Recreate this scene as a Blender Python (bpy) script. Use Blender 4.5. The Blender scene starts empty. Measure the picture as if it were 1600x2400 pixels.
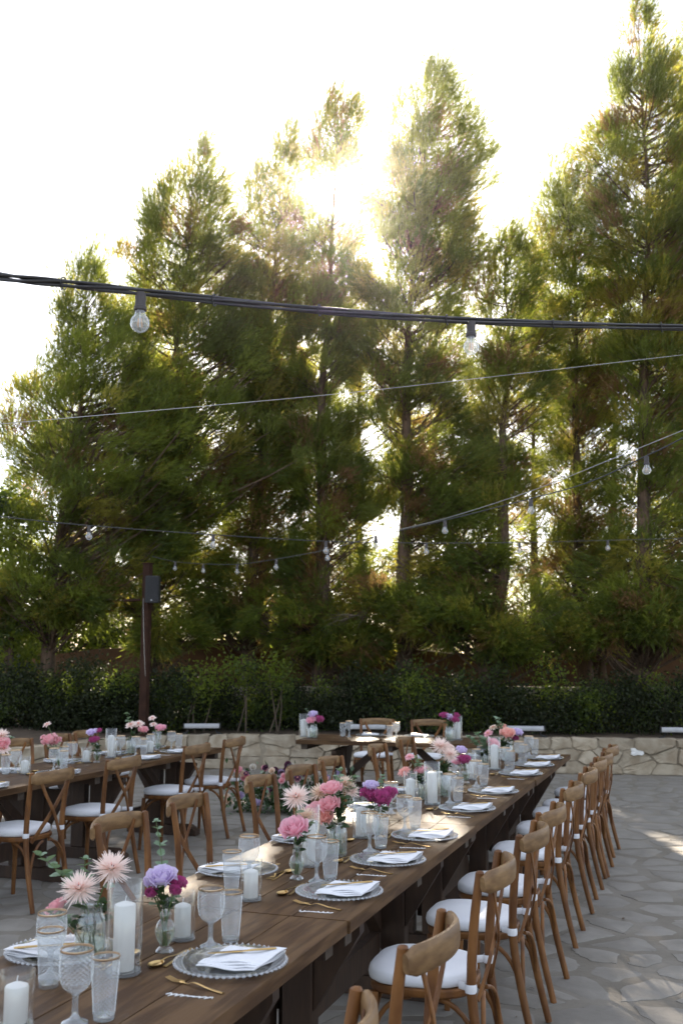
import bpy, bmesh, math, random
import numpy as np
from mathutils import Vector, Matrix, Euler

# ------------------------------------------------------------------ camera, world, sun, exposure
SC = bpy.context.scene
F, PITCH, H, YAW = 2333.0, math.atan(338 / 2333), 1.64, math.atan(840 / 2357.4)
cy, sy = math.cos(YAW), math.sin(YAW)
cam_d = bpy.data.cameras.new('camera')
cam_d.sensor_fit = 'VERTICAL'; cam_d.sensor_height = 36.0; cam_d.sensor_width = 24.0
cam_d.lens = 35.0; cam_d.clip_start = 0.05; cam_d.clip_end = 2000
cam_d.dof.use_dof = True; cam_d.dof.focus_distance = 4.4; cam_d.dof.aperture_fstop = 4.5
cam = bpy.data.objects.new('camera', cam_d); SC.collection.objects.link(cam)
cam.location = (0, 0, H); cam.rotation_euler = (math.pi / 2 + PITCH, 0, YAW)
SC.camera = cam

SUN_EL = math.radians(25.7); SUN_AZ = YAW + math.radians(0.25)      # counter-clockwise from +Y
SUN = Vector((-math.sin(SUN_AZ) * math.cos(SUN_EL), math.cos(SUN_AZ) * math.cos(SUN_EL), math.sin(SUN_EL)))
W = bpy.data.worlds.new('World'); SC.world = W; W.use_nodes = True
nt = W.node_tree; bgn = nt.nodes['Background']
sk = nt.nodes.new('ShaderNodeTexSky'); sk.sky_type = 'NISHITA'; sk.sun_disc = False
sk.sun_elevation = SUN_EL; sk.sun_rotation = -SUN_AZ; sk.air_density = 0.8; sk.dust_density = 0.7; sk.ozone_density = 0.6
veil = nt.nodes.new('ShaderNodeVectorMath'); veil.operation = 'ADD'      # thin even white cloud veil over the whole sky
veil.inputs[1].default_value = (4.0, 4.05, 4.2)
nt.links.new(sk.outputs[0], veil.inputs[0]); nt.links.new(veil.outputs[0], bgn.inputs[0]); bgn.inputs[1].default_value = 0.05
sl = bpy.data.lights.new('sun', 'SUN'); sl.energy = 5.0; sl.angle = math.radians(0.53); sl.color = (1.0, 0.87, 0.70)
so = bpy.data.objects.new('sun', sl); SC.collection.objects.link(so)
so.rotation_euler = (-SUN).to_track_quat('-Z', 'Y').to_euler(); so.location = SUN * 40
SC.view_settings.view_transform = 'Standard'; SC.view_settings.look = 'None'
SC.view_settings.exposure = 1.95; SC.view_settings.gamma = 1.0; SC.view_settings.use_curve_mapping = False
SC.cycles.max_bounces = 12; SC.cycles.diffuse_bounces = 8; SC.cycles.transmission_bounces = 8; SC.cycles.transparent_max_bounces = 24; SC.cycles.use_denoising = True
SC.cycles.caustics_reflective = False; SC.cycles.caustics_refractive = False

R = random.Random(7); NP = np.random.default_rng(11)
COL = SC.collection

# ------------------------------------------------------------------ where things stand (survey of the place)
def ray(px, py):
    u, v = px - 800, 1200 - py
    f = F * math.cos(PITCH) - v * math.sin(PITCH); up = F * math.sin(PITCH) + v * math.cos(PITCH)
    return u * cy - f * sy, u * sy + f * cy, up, f
def at(px, py, z):
    d = ray(px, py); t = (z - H) / d[2]
    return Vector((d[0] * t, d[1] * t, z))
def atd(px, py, dep):
    d = ray(px, py); k = dep / d[3]
    return Vector((d[0] * k, d[1] * k, H + d[2] * k))
def dep(p): return -p[0] * sy + p[1] * cy
def lat(p): return p[0] * cy + p[1] * sy
def ld(l, d, z=0.0): return Vector((l * cy - d * sy, l * sy + d * cy, z))
def inview(p, m=60):
    d = dep(p)
    if d < 0.3: return False
    u = p[2] - H; zz = d * math.cos(PITCH) + u * math.sin(PITCH)
    if zz < 0.2: return False
    x = 800 + F * lat(p) / zz; y = 1200 - F * (-d * math.sin(PITCH) + u * math.cos(PITCH)) / zz
    return -m < x < 1600 + m and -m < y < 2400 + m

# ------------------------------------------------------------------ materials
MATS = {}
def mat(name, col, rough=0.6, col2=None, scale=8.0, stretch=(1, 1, 1), bump=0.0, metal=0.0, spec=0.5, detail=5.0,
        bscale=None, objrand=0.0, sheen=0.0, coat=0.0, lo=0.35, hi=0.65, trans=0.0, tcol=None):
    if name in MATS: return MATS[name]
    m = bpy.data.materials.new(name); m.use_nodes = True; t = m.node_tree; N = t.nodes; L = t.links
    b = N['Principled BSDF']; out = N['Material Output']
    b.inputs['Roughness'].default_value = rough; b.inputs['Metallic'].default_value = metal
    b.inputs['Specular IOR Level'].default_value = spec
    if sheen: b.inputs['Sheen Weight'].default_value = sheen
    if coat: b.inputs['Coat Weight'].default_value = coat; b.inputs['Coat Roughness'].default_value = 0.25
    tc = N.new('ShaderNodeTexCoord'); mp = N.new('ShaderNodeMapping'); mp.inputs['Scale'].default_value = stretch
    L.new(tc.outputs['Object'], mp.inputs[0])
    oi = N.new('ShaderNodeObjectInfo')
    addv = N.new('ShaderNodeVectorMath'); addv.operation = 'MULTIPLY_ADD'
    cmb = N.new('ShaderNodeCombineXYZ')
    for k in range(3): L.new(oi.outputs['Random'], cmb.inputs[k])
    L.new(cmb.outputs[0], addv.inputs[0]); addv.inputs[1].default_value = (31, 17, 23); L.new(mp.outputs[0], addv.inputs[2])
    nz = N.new('ShaderNodeTexNoise'); nz.inputs['Scale'].default_value = scale; nz.inputs['Detail'].default_value = detail
    L.new(addv.outputs[0], nz.inputs['Vector'])
    col2 = col2 or tuple(c * 0.75 for c in col)
    rp = N.new('ShaderNodeValToRGB'); rp.color_ramp.elements[0].position = lo; rp.color_ramp.elements[1].position = hi
    rp.color_ramp.elements[0].color = (*col2, 1); rp.color_ramp.elements[1].color = (*col, 1)
    L.new(nz.outputs[0], rp.inputs[0]); csock = rp.outputs[0]
    if objrand:
        hs = N.new('ShaderNodeHueSaturation'); mr = N.new('ShaderNodeMapRange')
        mr.inputs['To Min'].default_value = 1 - objrand; mr.inputs['To Max'].default_value = 1 + objrand
        L.new(oi.outputs['Random'], mr.inputs[0]); L.new(mr.outputs[0], hs.inputs['Value']); L.new(csock, hs.inputs['Color'])
        csock = hs.outputs[0]
    L.new(csock, b.inputs['Base Color'])
    if bump:
        n2 = N.new('ShaderNodeTexNoise'); n2.inputs['Scale'].default_value = bscale or scale * 3; n2.inputs['Detail'].default_value = 6
        L.new(addv.outputs[0], n2.inputs['Vector'])
        bp = N.new('ShaderNodeBump'); bp.inputs['Strength'].default_value = bump; bp.inputs['Distance'].default_value = 0.01
        L.new(n2.outputs[0], bp.inputs['Height']); L.new(bp.outputs[0], b.inputs['Normal'])
    if trans:
        tr = N.new('ShaderNodeBsdfTranslucent'); mx = N.new('ShaderNodeMixShader'); mx.inputs[0].default_value = trans
        if tcol: tr.inputs[0].default_value = (*tcol, 1)
        else: L.new(csock, tr.inputs[0])
        L.new(b.outputs[0], mx.inputs[1]); L.new(tr.outputs[0], mx.inputs[2]); L.new(mx.outputs[0], out.inputs[0])
    MATS[name] = m; return m

def leafmat(name, col, tcol, trans=0.45, rough=0.55):
    m = bpy.data.materials.new(name); m.use_nodes = True; t = m.node_tree; N = t.nodes; L = t.links
    b = N['Principled BSDF']; out = N['Material Output']; b.inputs['Roughness'].default_value = rough
    b.inputs['Specular IOR Level'].default_value = 0.25
    ge = N.new('ShaderNodeNewGeometry'); hs = N.new('ShaderNodeHueSaturation'); mr = N.new('ShaderNodeMapRange')
    mr.inputs['To Min'].default_value = 0.6; mr.inputs['To Max'].default_value = 1.35
    L.new(ge.outputs['Random Per Island'], mr.inputs[0]); L.new(mr.outputs[0], hs.inputs['Value'])
    hs.inputs['Color'].default_value = (*col, 1); L.new(hs.outputs[0], b.inputs['Base Color'])
    tr = N.new('ShaderNodeBsdfTranslucent'); tr.inputs[0].default_value = (*tcol, 1)
    mx = N.new('ShaderNodeMixShader'); mx.inputs[0].default_value = trans
    L.new(b.outputs[0], mx.inputs[1]); L.new(tr.outputs[0], mx.inputs[2]); L.new(mx.outputs[0], out.inputs[0])
    return m

def glassmat(name, tint=(0.94, 0.96, 0.96), frost=0.0, edge=0.9, base=0.06, rough=0.04, fcol=(0.8, 0.82, 0.85)):
    """blown table glass: clear through the middle, bright and reflective at grazing angles, optionally pressed/frosted"""
    m = bpy.data.materials.new(name); m.use_nodes = True; t = m.node_tree; N = t.nodes; L = t.links
    N.remove(N['Principled BSDF']); out = N['Material Output']
    tp = N.new('ShaderNodeBsdfTransparent'); tp.inputs[0].default_value = (*tint, 1)
    gl = N.new('ShaderNodeBsdfGlossy'); gl.inputs['Roughness'].default_value = rough; gl.inputs[0].default_value = (1, 1, 1, 1)
    lw = N.new('ShaderNodeLayerWeight'); lw.inputs[0].default_value = 0.35
    pw = N.new('ShaderNodeMath'); pw.operation = 'POWER'; pw.inputs[1].default_value = 2.2
    L.new(lw.outputs['Facing'], pw.inputs[0])
    mr = N.new('ShaderNodeMapRange'); mr.inputs['To Min'].default_value = base; mr.inputs['To Max'].default_value = edge
    L.new(pw.outputs[0], mr.inputs[0])
    mx = N.new('ShaderNodeMixShader'); L.new(mr.outputs[0], mx.inputs[0]); L.new(tp.outputs[0], mx.inputs[1]); L.new(gl.outputs[0], mx.inputs[2])
    last = mx.outputs[0]
    if frost:
        df = N.new('ShaderNodeBsdfDiffuse'); df.inputs[0].default_value = (*fcol, 1)
        tl = N.new('ShaderNodeBsdfTranslucent'); tl.inputs[0].default_value = (*fcol, 1)
        m2 = N.new('ShaderNodeMixShader'); m2.inputs[0].default_value = 0.5
        L.new(df.outputs[0], m2.inputs[1]); L.new(tl.outputs[0], m2.inputs[2])
        m3 = N.new('ShaderNodeMixShader'); m3.inputs[0].default_value = frost
        L.new(last, m3.inputs[1]); L.new(m2.outputs[0], m3.inputs[2]); last = m3.outputs[0]
    L.new(last, out.inputs[0]); return m

M_TABLE = mat('table_wood', (0.128, 0.071, 0.033), 0.55, (0.068, 0.035, 0.016), 5, (6, 0.7, 6), 0.12, objrand=0.08, bscale=30, spec=0.15, lo=.42, hi=.60, detail=8)
M_TLEG = mat('table_leg_wood', (0.058, 0.029, 0.015), 0.7, (0.036, 0.018, 0.010), 7, (4, 4, 0.8), 0.15)
M_ENDG = mat('end_grain', (0.075, 0.052, 0.034), 0.75, (0.045, 0.03, 0.02), 40)
M_CHAIR = mat('chair_wood', (0.225, 0.096, 0.028), 0.48, (0.125, 0.048, 0.014), 6, (3, 3, 0.9), 0.10, objrand=0.16, spec=.35, lo=.40, hi=.62, detail=8)
M_RAIL = mat('bent_rail_wood', (0.27, 0.156, 0.064), 0.52, (0.155, 0.080, 0.030), 7, (5, 0.8, 5), 0.10, objrand=0.10)
M_CUSH = mat('white_cotton', (0.80, 0.80, 0.82), 0.9, (0.74, 0.74, 0.77), 5, bump=0.35, bscale=9, sheen=0.2)
M_NAP = mat('white_linen', (0.84, 0.84, 0.85), 0.9, (0.79, 0.79, 0.81), 60, bump=0.08)
M_WAX = mat('white_wax', (0.88, 0.87, 0.84), 0.5, (0.85, 0.84, 0.81), 8, trans=.3)
M_GOLD = mat('brushed_gold', (0.66, 0.46, 0.20), 0.28, (0.58, 0.39, 0.16), 20, metal=1.0)
M_NAME = mat('white_acrylic', (0.88, 0.88, 0.88), 0.3, (0.86, 0.86, 0.86))
M_GLASS = glassmat('clear_glass', tint=(0.985, 0.99, 0.99), base=.035, edge=.8)
M_CUT = glassmat('pressed_glass', frost=0.13, base=0.12, rough=0.09, fcol=(0.80, 0.82, 0.85))
M_PLATE = glassmat('plate_glass', tint=(0.88, 0.90, 0.91), frost=0.12, base=0.10, edge=0.85, rough=0.06)
M_BEAD = glassmat('bead_glass', tint=(0.86, 0.90, 0.92), frost=0.16, base=0.18, rough=0.08)
M_BULB = glassmat('bulb_glass', frost=0.20, base=0.10, edge=0.9, fcol=(.85, .87, .9))
M_STONE = mat('paving_stone', (0.262, 0.240, 0.208), 0.88, (0.205, 0.186, 0.158), 5, bump=0.4, bscale=20, objrand=0.09)
M_MORT = mat('paving_mortar', (0.222, 0.198, 0.163), 0.95, (0.168, 0.146, 0.114), 3, bump=0.4, bscale=30)
M_WALL = mat('limestone', (0.44, 0.37, 0.275), 0.95, (0.30, 0.235, 0.16), 6, bump=0.9, bscale=24, objrand=0.16)
M_WMORT = mat('wall_mortar', (0.33, 0.275, 0.20), 0.95, (0.24, 0.195, 0.14), 6, bump=0.4)
M_PALE = mat('pale_stone', (0.78, 0.76, 0.72), 0.9, (0.70, 0.68, 0.64), 6, bump=0.3)
M_BROWN = mat('earth_render', (0.17, 0.085, 0.042), 0.95, (0.10, 0.05, 0.025), 2.2, bump=0.4, bscale=10)
M_SOIL = mat('soil', (0.11, 0.075, 0.045), 1.0, (0.06, 0.04, 0.025), 3, bump=0.5)
M_BARK = mat('bark', (0.17, 0.105, 0.065), 0.95, (0.07, 0.045, 0.03), 9, (2, 2, 0.5), 0.7)
M_TWIG = mat('twig', (0.13, 0.095, 0.065), 0.95, (0.07, 0.05, 0.035), 9)
M_POLE = mat('rusty_post', (0.050, 0.024, 0.015), 0.8, (0.032, 0.015, 0.010), 8, spec=.15)
M_BLACK = mat('black_plastic', (0.022, 0.021, 0.022), 0.5, (0.017, 0.017, 0.018), 30)
M_CABLE = mat('black_rubber', (0.04, 0.038, 0.04), 0.45, (0.03, 0.029, 0.03), 20)
M_SOCK = mat('socket_rubber', (0.075, 0.065, 0.062), 0.6, (0.06, 0.05, 0.05), 20)
M_WIRE = mat('steel_wire', (0.45, 0.43, 0.40), 0.4, metal=0.7)
M_LAMP = mat('lamp_cover', (0.46, 0.46, 0.47), 0.4, (0.40, 0.40, 0.41), 14)
M_FIL = mat('phosphor_filament', (0.85, 0.50, 0.24), 0.5, (0.80, 0.45, 0.20))
M_STEM = mat('flower_stem', (0.11, 0.17, 0.05), 0.6, (0.08, 0.12, 0.035), 20)
M_EUC = leafmat('eucalyptus_leaf', (0.24, 0.33, 0.22), (0.22, 0.32, 0.14), 0.3)
M_DLEAF = leafmat('rose_leaf', (0.05, 0.085, 0.035), (0.08, 0.14, 0.03), 0.3)
def petal(name, c, c2):
    return mat(name, c, 0.7, c2, 26, trans=0.3, lo=0.3, hi=0.7, sheen=0.2)
PET = {'blush': petal('blush_petal', (0.94, 0.83, 0.77), (0.93, 0.75, 0.67)),
       'cream': petal('cream_petal', (0.90, 0.78, 0.64), (0.86, 0.68, 0.54)),
       'pink': petal('pink_petal', (0.92, 0.58, 0.60), (0.87, 0.44, 0.49)),
       'rose': petal('rose_petal', (0.93, 0.60, 0.67), (0.88, 0.45, 0.55)),
       'peach': petal('peach_petal', (0.92, 0.60, 0.52), (0.88, 0.48, 0.41)),
       'coral': petal('coral_petal', (0.91, 0.50, 0.43), (0.86, 0.39, 0.34)),
       'magenta': petal('magenta_petal', (0.56, 0.09, 0.29), (0.40, 0.045, 0.18)),
       'lilac': petal('lilac_petal', (0.80, 0.71, 0.88), (0.70, 0.58, 0.80)),
       'white': petal('white_petal', (0.82, 0.78, 0.72), (0.76, 0.70, 0.60)),
       'plum': petal('plum_petal', (0.16, 0.03, 0.09), (0.09, 0.015, 0.05)),
       'eye': mat('flower_eye', (0.14, 0.04, 0.06), 0.9, (0.06, 0.02, 0.03), 60),
       'heart': petal('flower_heart', (0.88, 0.42, 0.34), (0.82, 0.34, 0.28))}

# ------------------------------------------------------------------ mesh building
class MB:
    def __init__(s): s.v = []; s.f = []; s.m = []
    def add(s, vs, fs, m=0):
        o = len(s.v); s.v.extend([tuple(p) for p in vs]); s.f.extend([tuple(i + o for i in f) for f in fs]); s.m.extend([m] * len(fs)); return s
    def box(s, c, size, m=0, mx=None):
        x, y, z = size[0] / 2, size[1] / 2, size[2] / 2
        vs = [Vector((a * x, b * y, d * z)) for d in (-1, 1) for b in (-1, 1) for a in (-1, 1)]
        if mx is not None: vs = [mx @ p for p in vs]
        return s.add([p + Vector(c) for p in vs], [(0, 2, 3, 1), (4, 5, 7, 6), (0, 1, 5, 4), (2, 6, 7, 3), (0, 4, 6, 2), (1, 3, 7, 5)], m)
    def prism(s, pts, axis, a, b, m=0):
        """polygon of 2-D points pushed along an axis from a to b"""
        n = len(pts)
        def P(p, t): return {'x': (t, p[0], p[1]), 'y': (p[0], t, p[1]), 'z': (p[0], p[1], t)}[axis]
        vs = [P(p, a) for p in pts] + [P(p, b) for p in pts]
        fs = [tuple(range(n))[::-1], tuple(range(n, 2 * n))] + [(i, (i + 1) % n, n + (i + 1) % n, n + i) for i in range(n)]
        return s.add(vs, fs, m)
    def sweep(s, pts, w, h, n=8, up=(0, 0, 1), pw=2.0, m=0, cap=True, closed=False):
        pts = [Vector(p) for p in pts]; k = len(pts); up = Vector(up); vs = []; fs = []
        fw = (lambda i: w[i]) if hasattr(w, '__len__') else (lambda i: w)
        fh = (lambda i: h[i]) if hasattr(h, '__len__') else (lambda i: h)
        for i, p in enumerate(pts):
            a = pts[(i - 1) % k] if (i or closed) else pts[0]; b = pts[(i + 1) % k] if (i < k - 1 or closed) else pts[-1]
            t = (b - a).normalized(); sd = t.cross(up)
            if sd.length < 1e-4: sd = t.cross(Vector((0.3, 1, 0.1)))
            sd.normalize(); u2 = sd.cross(t).normalized()
            for j in range(n):
                q = 2 * math.pi * (j + 0.5) / n; c0, s0 = math.cos(q), math.sin(q)
                c1 = math.copysign(abs(c0) ** (2 / pw), c0); s1 = math.copysign(abs(s0) ** (2 / pw), s0)
                vs.append(p + sd * c1 * fw(i) + u2 * s1 * fh(i))
        K = k if closed else k - 1
        for i in range(K):
            for j in range(n):
                a = i * n + j; b = i * n + (j + 1) % n; c = ((i + 1) % k) * n + (j + 1) % n; d = ((i + 1) % k) * n + j
                fs.append((a, b, c, d))
        if cap and not closed:
            fs.append(tuple(range(n))[::-1]); fs.append(tuple(range((k - 1) * n, k * n)))
        return s.add(vs, fs, m)
    def tube(s, pts, r, n=6, m=0, cap=True, closed=False): return s.sweep(pts, r, r, n, (0.13, 0.21, 1), 2, m, cap, closed)
    def lathe(s, prof, n=20, m=0, mod=None, c=(0, 0, 0), capb=True):
        vs = []; fs = []; k = len(prof)
        for i, (r, z) in enumerate(prof):
            for j in range(n):
                q = 2 * math.pi * j / n; rr = r + (mod(i, j) if mod else 0)
                vs.append((c[0] + rr * math.cos(q), c[1] + rr * math.sin(q), c[2] + z))
        for i in range(k - 1):
            for j in range(n):
                a, b, d, e = i * n + j, i * n + (j + 1) % n, (i + 1) * n + (j + 1) % n, (i + 1) * n + j
                if mod:
                    fs += [(a, b, d), (a, d, e)] if (i + j) % 2 else [(a, b, e), (b, d, e)]
                else: fs.append((a, b, d, e))
        if capb and prof[0][0] > 1e-5: fs.append(tuple(range(n))[::-1])
        if prof[-1][0] > 1e-5 and abs(prof[-1][1] - prof[0][1]) > 1e-9 and s.capall: fs.append(tuple(range((k - 1) * n, k * n)))
        return s.add(vs, fs, m)
    capall = False
    def mesh(s, name, mats, smooth=40, bevel=0.0, seg=1):
        me = bpy.data.meshes.new(name); me.from_pydata(s.v, [], s.f)
        if not isinstance(mats, (list, tuple)): mats = [mats]
        for q in mats: me.materials.append(q)
        if len(mats) > 1: me.polygons.foreach_set('material_index', s.m)
        if bevel:
            bm = bmesh.new(); bm.from_mesh(me)
            bmesh.ops.bevel(bm, geom=bm.edges[:], offset=bevel, segments=seg, affect='EDGES', clamp_overlap=True)
            bm.to_mesh(me); bm.free()
        if smooth:
            me.polygons.foreach_set('use_smooth', [True] * len(me.polygons))
            me.set_sharp_from_angle(angle=math.radians(smooth))
        me.update(); return me

def link(name, data, parent=None, loc=None, rot=None):
    o = bpy.data.objects.new(name, data); COL.objects.link(o)
    if parent is not None: o.parent = parent
    if loc is not None: o.location = loc
    if rot is not None: o.rotation_euler = rot
    return o
def tag(o, label=None, cat=None, group=None, kind=None):
    if label: o['label'] = label
    if cat: o['category'] = cat
    if group: o['group'] = group
    if kind: o['kind'] = kind
    return o
def thing(name, label, cat, loc=(0, 0, 0), rz=0.0, group=None):
    return tag(link(name, None, None, loc, (0, 0, rz)), label, cat, group)
def kids(o, CH): return CH.get(o.name, ())
def copy_tree(root, loc, rz, label, group=None, rot=None):
    CH = {}
    for o in COL.objects:
        if o.parent: CH.setdefault(o.parent.name, []).append(o)
    r = root.copy(); COL.objects.link(r); r.location = loc; r.rotation_euler = rot or (0, 0, rz); r['label'] = label
    if group: r['group'] = group
    for c in CH.get(root.name, ()):
        d = c.copy(); COL.objects.link(d); d.parent = r
        for g in CH.get(c.name, ()):
            e = g.copy(); COL.objects.link(e); e.parent = d
    return r
class Kind:
    """first call places the prototype itself, later calls copy it"""
    def __init__(s, build): s.b = build; s.p = None; s.k = []
    def put(s, loc, rz, label, group=None, rot=None):
        if s.p is None:
            s.p = s.b(); r = s.p; r.location = loc; r.rotation_euler = rot or (0, 0, rz); r['label'] = label
            if group: r['group'] = group
            for c in COL.objects:
                if c.parent == r: s.k.append((c, [g for g in COL.objects if g.parent == c]))
            return r
        r = s.p.copy(); COL.objects.link(r); r.location = loc; r.rotation_euler = rot or (0, 0, rz); r['label'] = label
        if group: r['group'] = group
        for c, gs in s.k:
            d = c.copy(); COL.objects.link(d); d.parent = r
            for g in gs:
                e = g.copy(); COL.objects.link(e); e.parent = d
        return r
ORD = ['first', 'second', 'third', 'fourth', 'fifth', 'sixth', 'seventh', 'eighth', 'ninth', 'tenth', 'eleventh']
def bez(a, b, c, n=7):
    a, b, c = Vector(a), Vector(b), Vector(c)
    return [a * (1 - t) ** 2 + b * 2 * t * (1 - t) + c * t * t for t in [i / (n - 1) for i in range(n)]]

# ------------------------------------------------------------------ ground
g = MB(); g.add([(-500, -500, -0.06), (500, -500, -0.06), (500, 500, -0.06), (-500, 500, -0.06)], [(0, 1, 2, 3)])
tag(link('ground', g.mesh('ground', M_SOIL, 0)), kind='structure')

WP = [(6.0, 16.35), (-0.35, 14.99), (-1.86, 14.67), (-6.18, 13.82), (-7.1, 13.45), (-7.75, 12.7), (-8.05, 11.6), (-8.2, 10.0), (-8.3, 7.0), (-8.3, 2.0)]
WALLH = 0.49
pv = MB()
poly = [(6, -3), (6, 16.3)] + WP[1:] + [(-8.3, -3)]
pv.add([(p[0], p[1], -0.0045) for p in poly], [tuple(range(len(poly)))])
pave = tag(link('courtyard_pavement', pv.mesh('courtyard_pavement', M_MORT, 0)), kind='structure')

def voronoi(pts, i, near):
    p = pts[i]; poly = [(p[0] + a, p[1] + b) for a, b in ((-1, -1), (1, -1), (1, 1), (-1, 1))]
    for j in near:
        q = pts[j]; mx, my = (p[0] + q[0]) / 2, (p[1] + q[1]) / 2; nx, ny = q[0] - p[0], q[1] - p[1]
        new = []
        for k in range(len(poly)):
            a, b = poly[k], poly[(k + 1) % len(poly)]
            da = (a[0] - mx) * nx + (a[1] - my) * ny; db = (b[0] - mx) * nx + (b[1] - my) * ny
            if da <= 0: new.append(a)
            if da * db < 0:
                t = da / (da - db); new.append((a[0] + (b[0] - a[0]) * t, a[1] + (b[1] - a[1]) * t))
        poly = new
        if len(poly) < 3: return None
    return poly
def stone_poly(poly, gap, rr):
    """inset, rounded and slightly wandering outline of one flagstone"""
    c = (sum(p[0] for p in poly) / len(poly), sum(p[1] for p in poly) / len(poly)); out = []
    ins = []
    for p in poly:
        dx, dy = p[0] - c[0], p[1] - c[1]; L = math.hypot(dx, dy) or 1; k = max(0.2, 1 - gap * rr.uniform(0.8, 1.7) / L); ins.append((c[0] + dx * k, c[1] + dy * k))
    n = len(ins)
    for i in range(n):
        a, b, d = ins[i - 1], ins[i], ins[(i + 1) % n]
        for t in (0.24, 0.08):
            out.append((b[0] + (a[0] - b[0]) * t + rr.uniform(-.008, .008), b[1] + (a[1] - b[1]) * t + rr.uniform(-.008, .008)))
        out.append((b[0] + (d[0] - b[0]) * 0.16 + rr.uniform(-.008, .008), b[1] + (d[1] - b[1]) * 0.16 + rr.uniform(-.008, .008)))
        out.append((b[0] + (d[0] - b[0]) * 0.45 + rr.uniform(-.016, .016), b[1] + (d[1] - b[1]) * 0.45 + rr.uniform(-.016, .016)))
    return c, out
pts = []; grid = {}
for iy in range(50):
    for ix in range(43):
        x = -8.4 + ix * 0.345 + (0.17 if iy % 2 else 0) + R.uniform(-.15, .15); y = 0.9 + iy * 0.30 + R.uniform(-.13, .13)
        if R.random() < 0.12: continue
        grid.setdefault((int(x // 0.6), int(y // 0.6)), []).append(len(pts)); pts.append((x, y))
def wall_y(x):
    return np.interp(x, [-7.1, -6.18, -1.86, -0.35, 6], [13.45, 13.82, 14.67, 14.99, 16.35])
cells = []
for i, p in enumerate(pts):
    if p[0] < -8.0 or p[0] > 5 or p[1] > wall_y(p[0]) - 0.12 or not inview((p[0], p[1], 0), 200): continue
    gx, gy = int(p[0] // 0.6), int(p[1] // 0.6)
    near = [j for a in (-1, 0, 1) for b in (-1, 0, 1) for j in grid.get((gx + a, gy + b), ()) if j != i]
    po = voronoi(pts, i, near)
    if po: cells.append((dep(p), i, po))
cells.sort()
def add_stone(mb, c, out, dz):
    n = len(out); ins = [(c[0] + (p[0] - c[0]) * 0.88, c[1] + (p[1] - c[1]) * 0.88) for p in out]
    vs = [(p[0], p[1], -0.012) for p in out] + [(p[0], p[1], dz - 0.004) for p in out] + [(p[0], p[1], dz) for p in ins] + [(c[0], c[1], dz + 0.001)]
    fs = []
    for i in range(n):
        j = (i + 1) % n
        fs += [(i, j, n + j, n + i), (n + i, n + j, 2 * n + j, 2 * n + i), (2 * n + i, 2 * n + j, 3 * n)]
    mb.add(vs, fs)
rest = MB()
for k, (d, i, po) in enumerate(cells):
    c, out = stone_poly(po, 0.036, R)
    if k < 298:
        mb = MB(); add_stone(mb, (0, 0), [(q[0] - c[0], q[1] - c[1]) for q in out], R.uniform(-.003, .0035))
        link('flagstone', mb.mesh('flagstone', M_STONE, 50), pave, (c[0], c[1], 0))
    else: add_stone(rest, c, out, R.uniform(-.003, .0035))
tag(link('flagstone_field', rest.mesh('flagstone_field', M_STONE, 50), pave), kind='stuff')

# ------------------------------------------------------------------ raised bed, stone wall, rear wall
bed = MB(); wp = [Vector((p[0], p[1], 0)) for p in WP]
bk = [ld(l, 26, 0) for l in (12, 6, 4, -2, -4, -6, -8, -10, -12, -16)]
rows = []
for p, q in zip(wp, bk):
    rows.append([(p.lerp(q, t).x, p.lerp(q, t).y, z) for t, z in ((0.012, 0.43), (0.1, 0.50), (0.35, 0.72), (1, 0.8))])
vs = [v for r in rows for v in r]
fs = [(i * 4 + j, i * 4 + j + 1, i * 4 + j + 5, i * 4 + j + 4) for i in range(len(rows) - 1) for j in range(3)]
bed.add(vs, fs); tag(link('planting_bed', bed.mesh('planting_bed', M_SOIL, 60)), kind='structure')

cum = [0.0]
for a, b in zip(wp, wp[1:]): cum.append(cum[-1] + (b - a).length)
def wall_at(s):
    s = max(0, min(s, cum[-1] - 1e-4))
    for i in range(len(wp) - 1):
        if s <= cum[i + 1]:
            t = (s - cum[i]) / (cum[i + 1] - cum[i]); p = wp[i].lerp(wp[i + 1], t); d = (wp[i + 1] - wp[i]).normalized()
            break
    return p, Vector((-d.y, d.x, 0))     # normal points into the courtyard
wt = thing('stone_wall', 'low retaining wall of rough beige limestone blocks behind the tables', 'wall', (0, 0, 0))
core = MB(); cr = []
for i in range(61):
    p, n = wall_at(cum[-1] * i / 60); cr.append([p + n * 0.0 + Vector((0, 0, z)) if o == 0 else p - n * 0.30 + Vector((0, 0, z)) for o, z in ((0, -0.05), (0, WALLH - 0.03), (1, WALLH - 0.03), (1, 0.2))])
core.add([v for r in cr for v in r], [(i * 4 + j, i * 4 + 4 + j, i * 4 + 5 + j, i * 4 + 1 + j) for i in range(60) for j in range(3)])
link('mortar_core', core.mesh('mortar_core', M_WMORT, 50), wt)
def block_outline(poly, gap):
    c = (sum(p[0] for p in poly) / len(poly), sum(p[1] for p in poly) / len(poly)); ins = []; out = []
    for p in poly:
        dx, dy = p[0] - c[0], p[1] - c[1]; L = math.hypot(dx, dy) or 1; k = max(.5, 1 - gap * R.uniform(.6, 1.9) / L); ins.append((c[0] + dx * k, c[1] + dy * k))
    for i in range(len(ins)):
        a, b, d = ins[i - 1], ins[i], ins[(i + 1) % len(ins)]
        for q, t in ((a, .10), (d, .10), (d, .5)): out.append((b[0] + (q[0] - b[0]) * t + R.uniform(-.012, .012), b[1] + (q[1] - b[1]) * t + R.uniform(-.009, .009)))
    return c, out
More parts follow.
